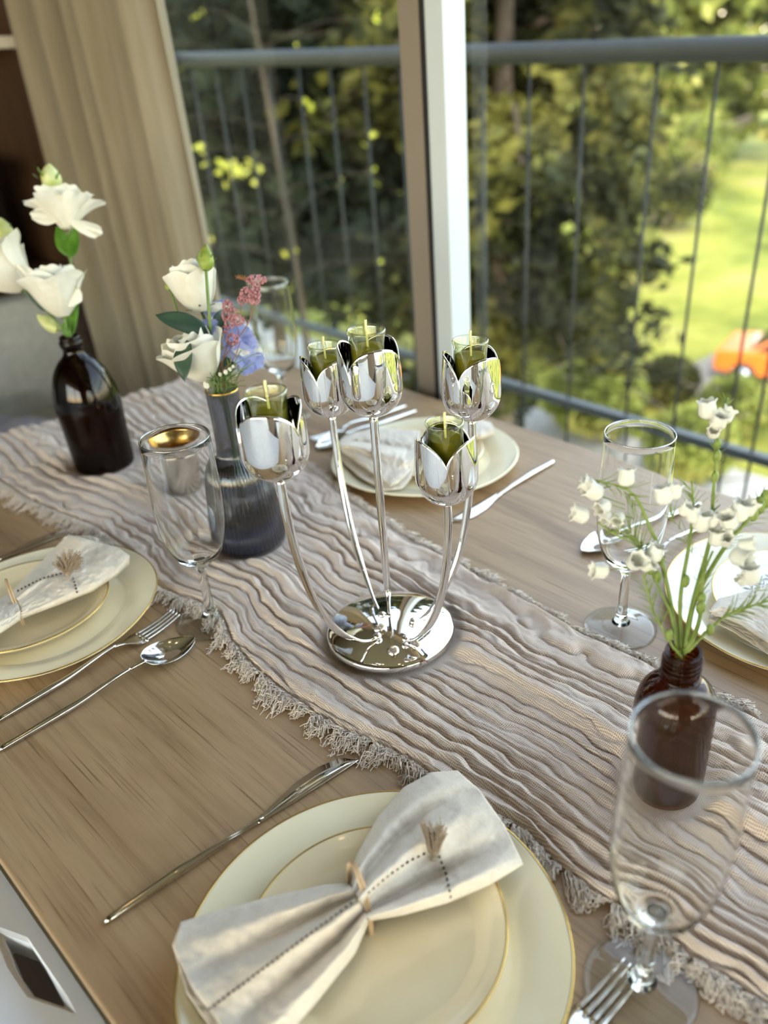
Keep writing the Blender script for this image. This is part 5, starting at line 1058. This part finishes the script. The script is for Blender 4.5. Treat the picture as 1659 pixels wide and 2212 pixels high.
def needles(parent, pts, n, ln, seed, side=1.0, dz=0.0, r=.00045):
    rs = np.random.default_rng(seed); Pp = crv([S_(a, b, dz) for a, b in pts], 30); out = []
    for k in range(n):
        q = rs.random()*.95; i = int(q*29); b = Pp[i]; d = Pp[min(i+1, 29)]-Pp[max(i-1, 0)]; d /= np.linalg.norm(d); s_ = np.cross(d, VW); s_ /= np.linalg.norm(s_); w = (1 if rs.random() < .5 else -1)*(.35+.5*rs.random()); e = b+(d*.8+s_*w+VW*rs.normal()*.35)*ln*(.6+.6*rs.random()); out.append(crv([b, (b+e)/2+d*ln*.06, e], 5))
    V, F = tubes(np.array(out), np.linspace(1, .4, 5)*r, 4); o = npmesh('needle_leaves', V, F, MT['sprig'], parent); o['kind'] = 'stuff'
def sprig(label, path, r, bells, need=(), r1=.0008, dzs=0.0, nodes=()):
    t = thing('bell_flower_sprig', insb, label, 'flower', G2)
    fstem(t, [insb+rng.normal(size=3)*[.004, .004, .0], SBP+rng.normal(size=3)*[.0035, .0035, 0]+[0, 0, -.012]]+[S_(a, b, dzs) for a, b in path], r, 'sprig', 'stem', 40, r1)
    for x, y, s in nodes:
        V, F = ball(S_(x, y, dzs), s, 8, (1, 1, 1.6)); npmesh('stem_node', V, F, MT['sprig'], t)
    for b in bells:
        bell(t, b[0], b[1], b[2], b[3] if len(b) > 3 else .0062, dzs)
        if len(b) > 4: fstem(t, [S_(b[0], b[1], dzs), S_(b[4][0], b[4][1], dzs)], .0005, 'sprig', 'pedicel', 6)
    for k, (pp, n, ln) in enumerate(need): needles(t, pp, n, ln, int(path[0][0])+k, dz=dzs)
    return t
sprig('bell flower sprig arching left across the stemmed glass towards the cutlery', [(1462, 1385), (1440, 1260), (1418, 1170), (1408, 1150), (1380, 1085), (1350, 1055), (1285, 1037)], .0024,
      [(1352, 1052, (.0, 1, .2), .0078), (1300, 1072, (-.9, .5, .3), .0085, (1350, 1090)), (1285, 1058, (-.9, .6, .2), .007, (1320, 1050)), (1314, 1088, (-.7, -.4, .5), .007, (1350, 1100)), (1276, 1050, (-1, .3, 0), .005, (1300, 1040)), (1338, 1110, (-.3, -.6, .6), .006, (1370, 1120)), (1318, 1108, (-.5, -.7, .4), .0055, (1370, 1120))],
      [([(1285, 1037), (1350, 1062), (1395, 1120)], 26, .016), ([(1418, 1170), (1440, 1260)], 6, .010)], nodes=[(1428, 1208, .0026)])
sprig('low feathery bell flower sprig curling left with the leftmost white bell', [(1460, 1392), (1450, 1330), (1432, 1290), (1398, 1215), (1375, 1165), (1340, 1160), (1290, 1128)], .0013,
      [(1272, 1118, (-1, .3, .2), .0078), (1366, 1217, (.1, .2, .9), .0085), (1404, 1212, (.4, .9, .5), .008), (1314, 1232, (-1, 0, .3), .0078, (1355, 1225)), (1382, 1222, (.7, .2, .6), .007)],
      [([(1400, 1215), (1370, 1160), (1345, 1120)], 34, .015), ([(1375, 1165), (1300, 1135)], 10, .012)], nodes=[(1405, 1230, .003), (1420, 1246, .0034), (1382, 1190, .0022)], dzs=-.004)
sprig('short fine leaved sprig fanning left just above the bottle neck', [(1452, 1395), (1432, 1360), (1412, 1320), (1400, 1280), (1388, 1240)], .0012, [], [([(1430, 1355), (1405, 1300), (1388, 1240)], 30, .014)], nodes=[(1445, 1372, .0034)], dzs=-.006)
sprig('bell flower sprig standing upright in the middle of the small bottle', [(1470, 1395), (1470, 1290), (1488, 1180), (1497, 1100), (1495, 1040)], .0024,
      [(1512, 1150, (.1, 1, .4), .0085), (1500, 1130, (-.2, 1, .3), .0075), (1528, 1140, (.5, .8, .3), .007), (1438, 1090, (-.3, 1, .3), .0085), (1452, 1080, (.2, 1, .2), .007), (1470, 1110, (.4, .5, .6), .006)],
      [([(1480, 1200), (1497, 1100), (1490, 1050)], 30, .014), ([(1497, 1200), (1460, 1130), (1448, 1110)], 14, .012)], nodes=[(1480, 1255, .0036)])
sprig('tallest bell flower sprig rising in front of the railing above the bottle', [(1476, 1395), (1500, 1290), (1535, 1160), (1540, 1080), (1545, 1010), (1552, 930), (1572, 860)], .0023,
      [(1530, 905, (-.2, .9, .4), .0085), (1545, 925, (.1, .6, .7), .008), (1560, 912, (.5, .8, .2), .007), (1540, 940, (-.2, .3, .9), .006)],
      [([(1545, 1010), (1552, 930), (1575, 850)], 26, .010), ([(1535, 1160), (1542, 1060)], 12, .007)], nodes=[(1544, 1030, .003), (1548, 985, .0034), (1550, 960, .003)], dzs=.006)
sprig('thick bell flower sprig leaning to the top right out of the picture', [(1482, 1395), (1500, 1300), (1560, 1190), (1610, 1130), (1665, 1070), (1700, 1040)], .0028,
      [(1590, 1125, (.2, .9, .5), .009), (1578, 1140, (-.4, .6, .6), .0085), (1604, 1112, (.6, .7, .2), .008), (1580, 1195, (.6, -.4, .7), .009), (1592, 1185, (.8, .2, .5), .008), (1566, 1172, (-.2, .4, .9), .007)],
      [([(1600, 1140), (1640, 1095), (1680, 1060)], 44, .014), ([(1560, 1190), (1590, 1150)], 12, .010)], nodes=[(1640, 1092, .005), (1655, 1078, .005), (1628, 1110, .004)], dzs=-.002)
sprig('feathery sprig reaching right over the folded napkin with one white bell', [(1492, 1402), (1530, 1362), (1570, 1330), (1615, 1312), (1665, 1296)], .0014,
      [(1622, 1262, (-.2, .9, .4), .0085), (1612, 1262, (-.8, .6, .2), .005)], [([(1560, 1335), (1610, 1314), (1665, 1296)], 40, .014), ([(1540, 1355), (1600, 1300), (1650, 1270)], 10, .012)], nodes=[(1534, 1360, .0032)], dzs=-.010)
sprig('short thick green stem on the right side of the small bottle opening', [(1486, 1400), (1508, 1350), (1516, 1300), (1520, 1240), (1540, 1190)], .0026, [(1545, 1180, (0, 1, .4), .007)], [([(1516, 1300), (1535, 1200)], 10, .010)], nodes=[(1514, 1312, .0038), (1516, 1292, .0034)], dzs=-.005)
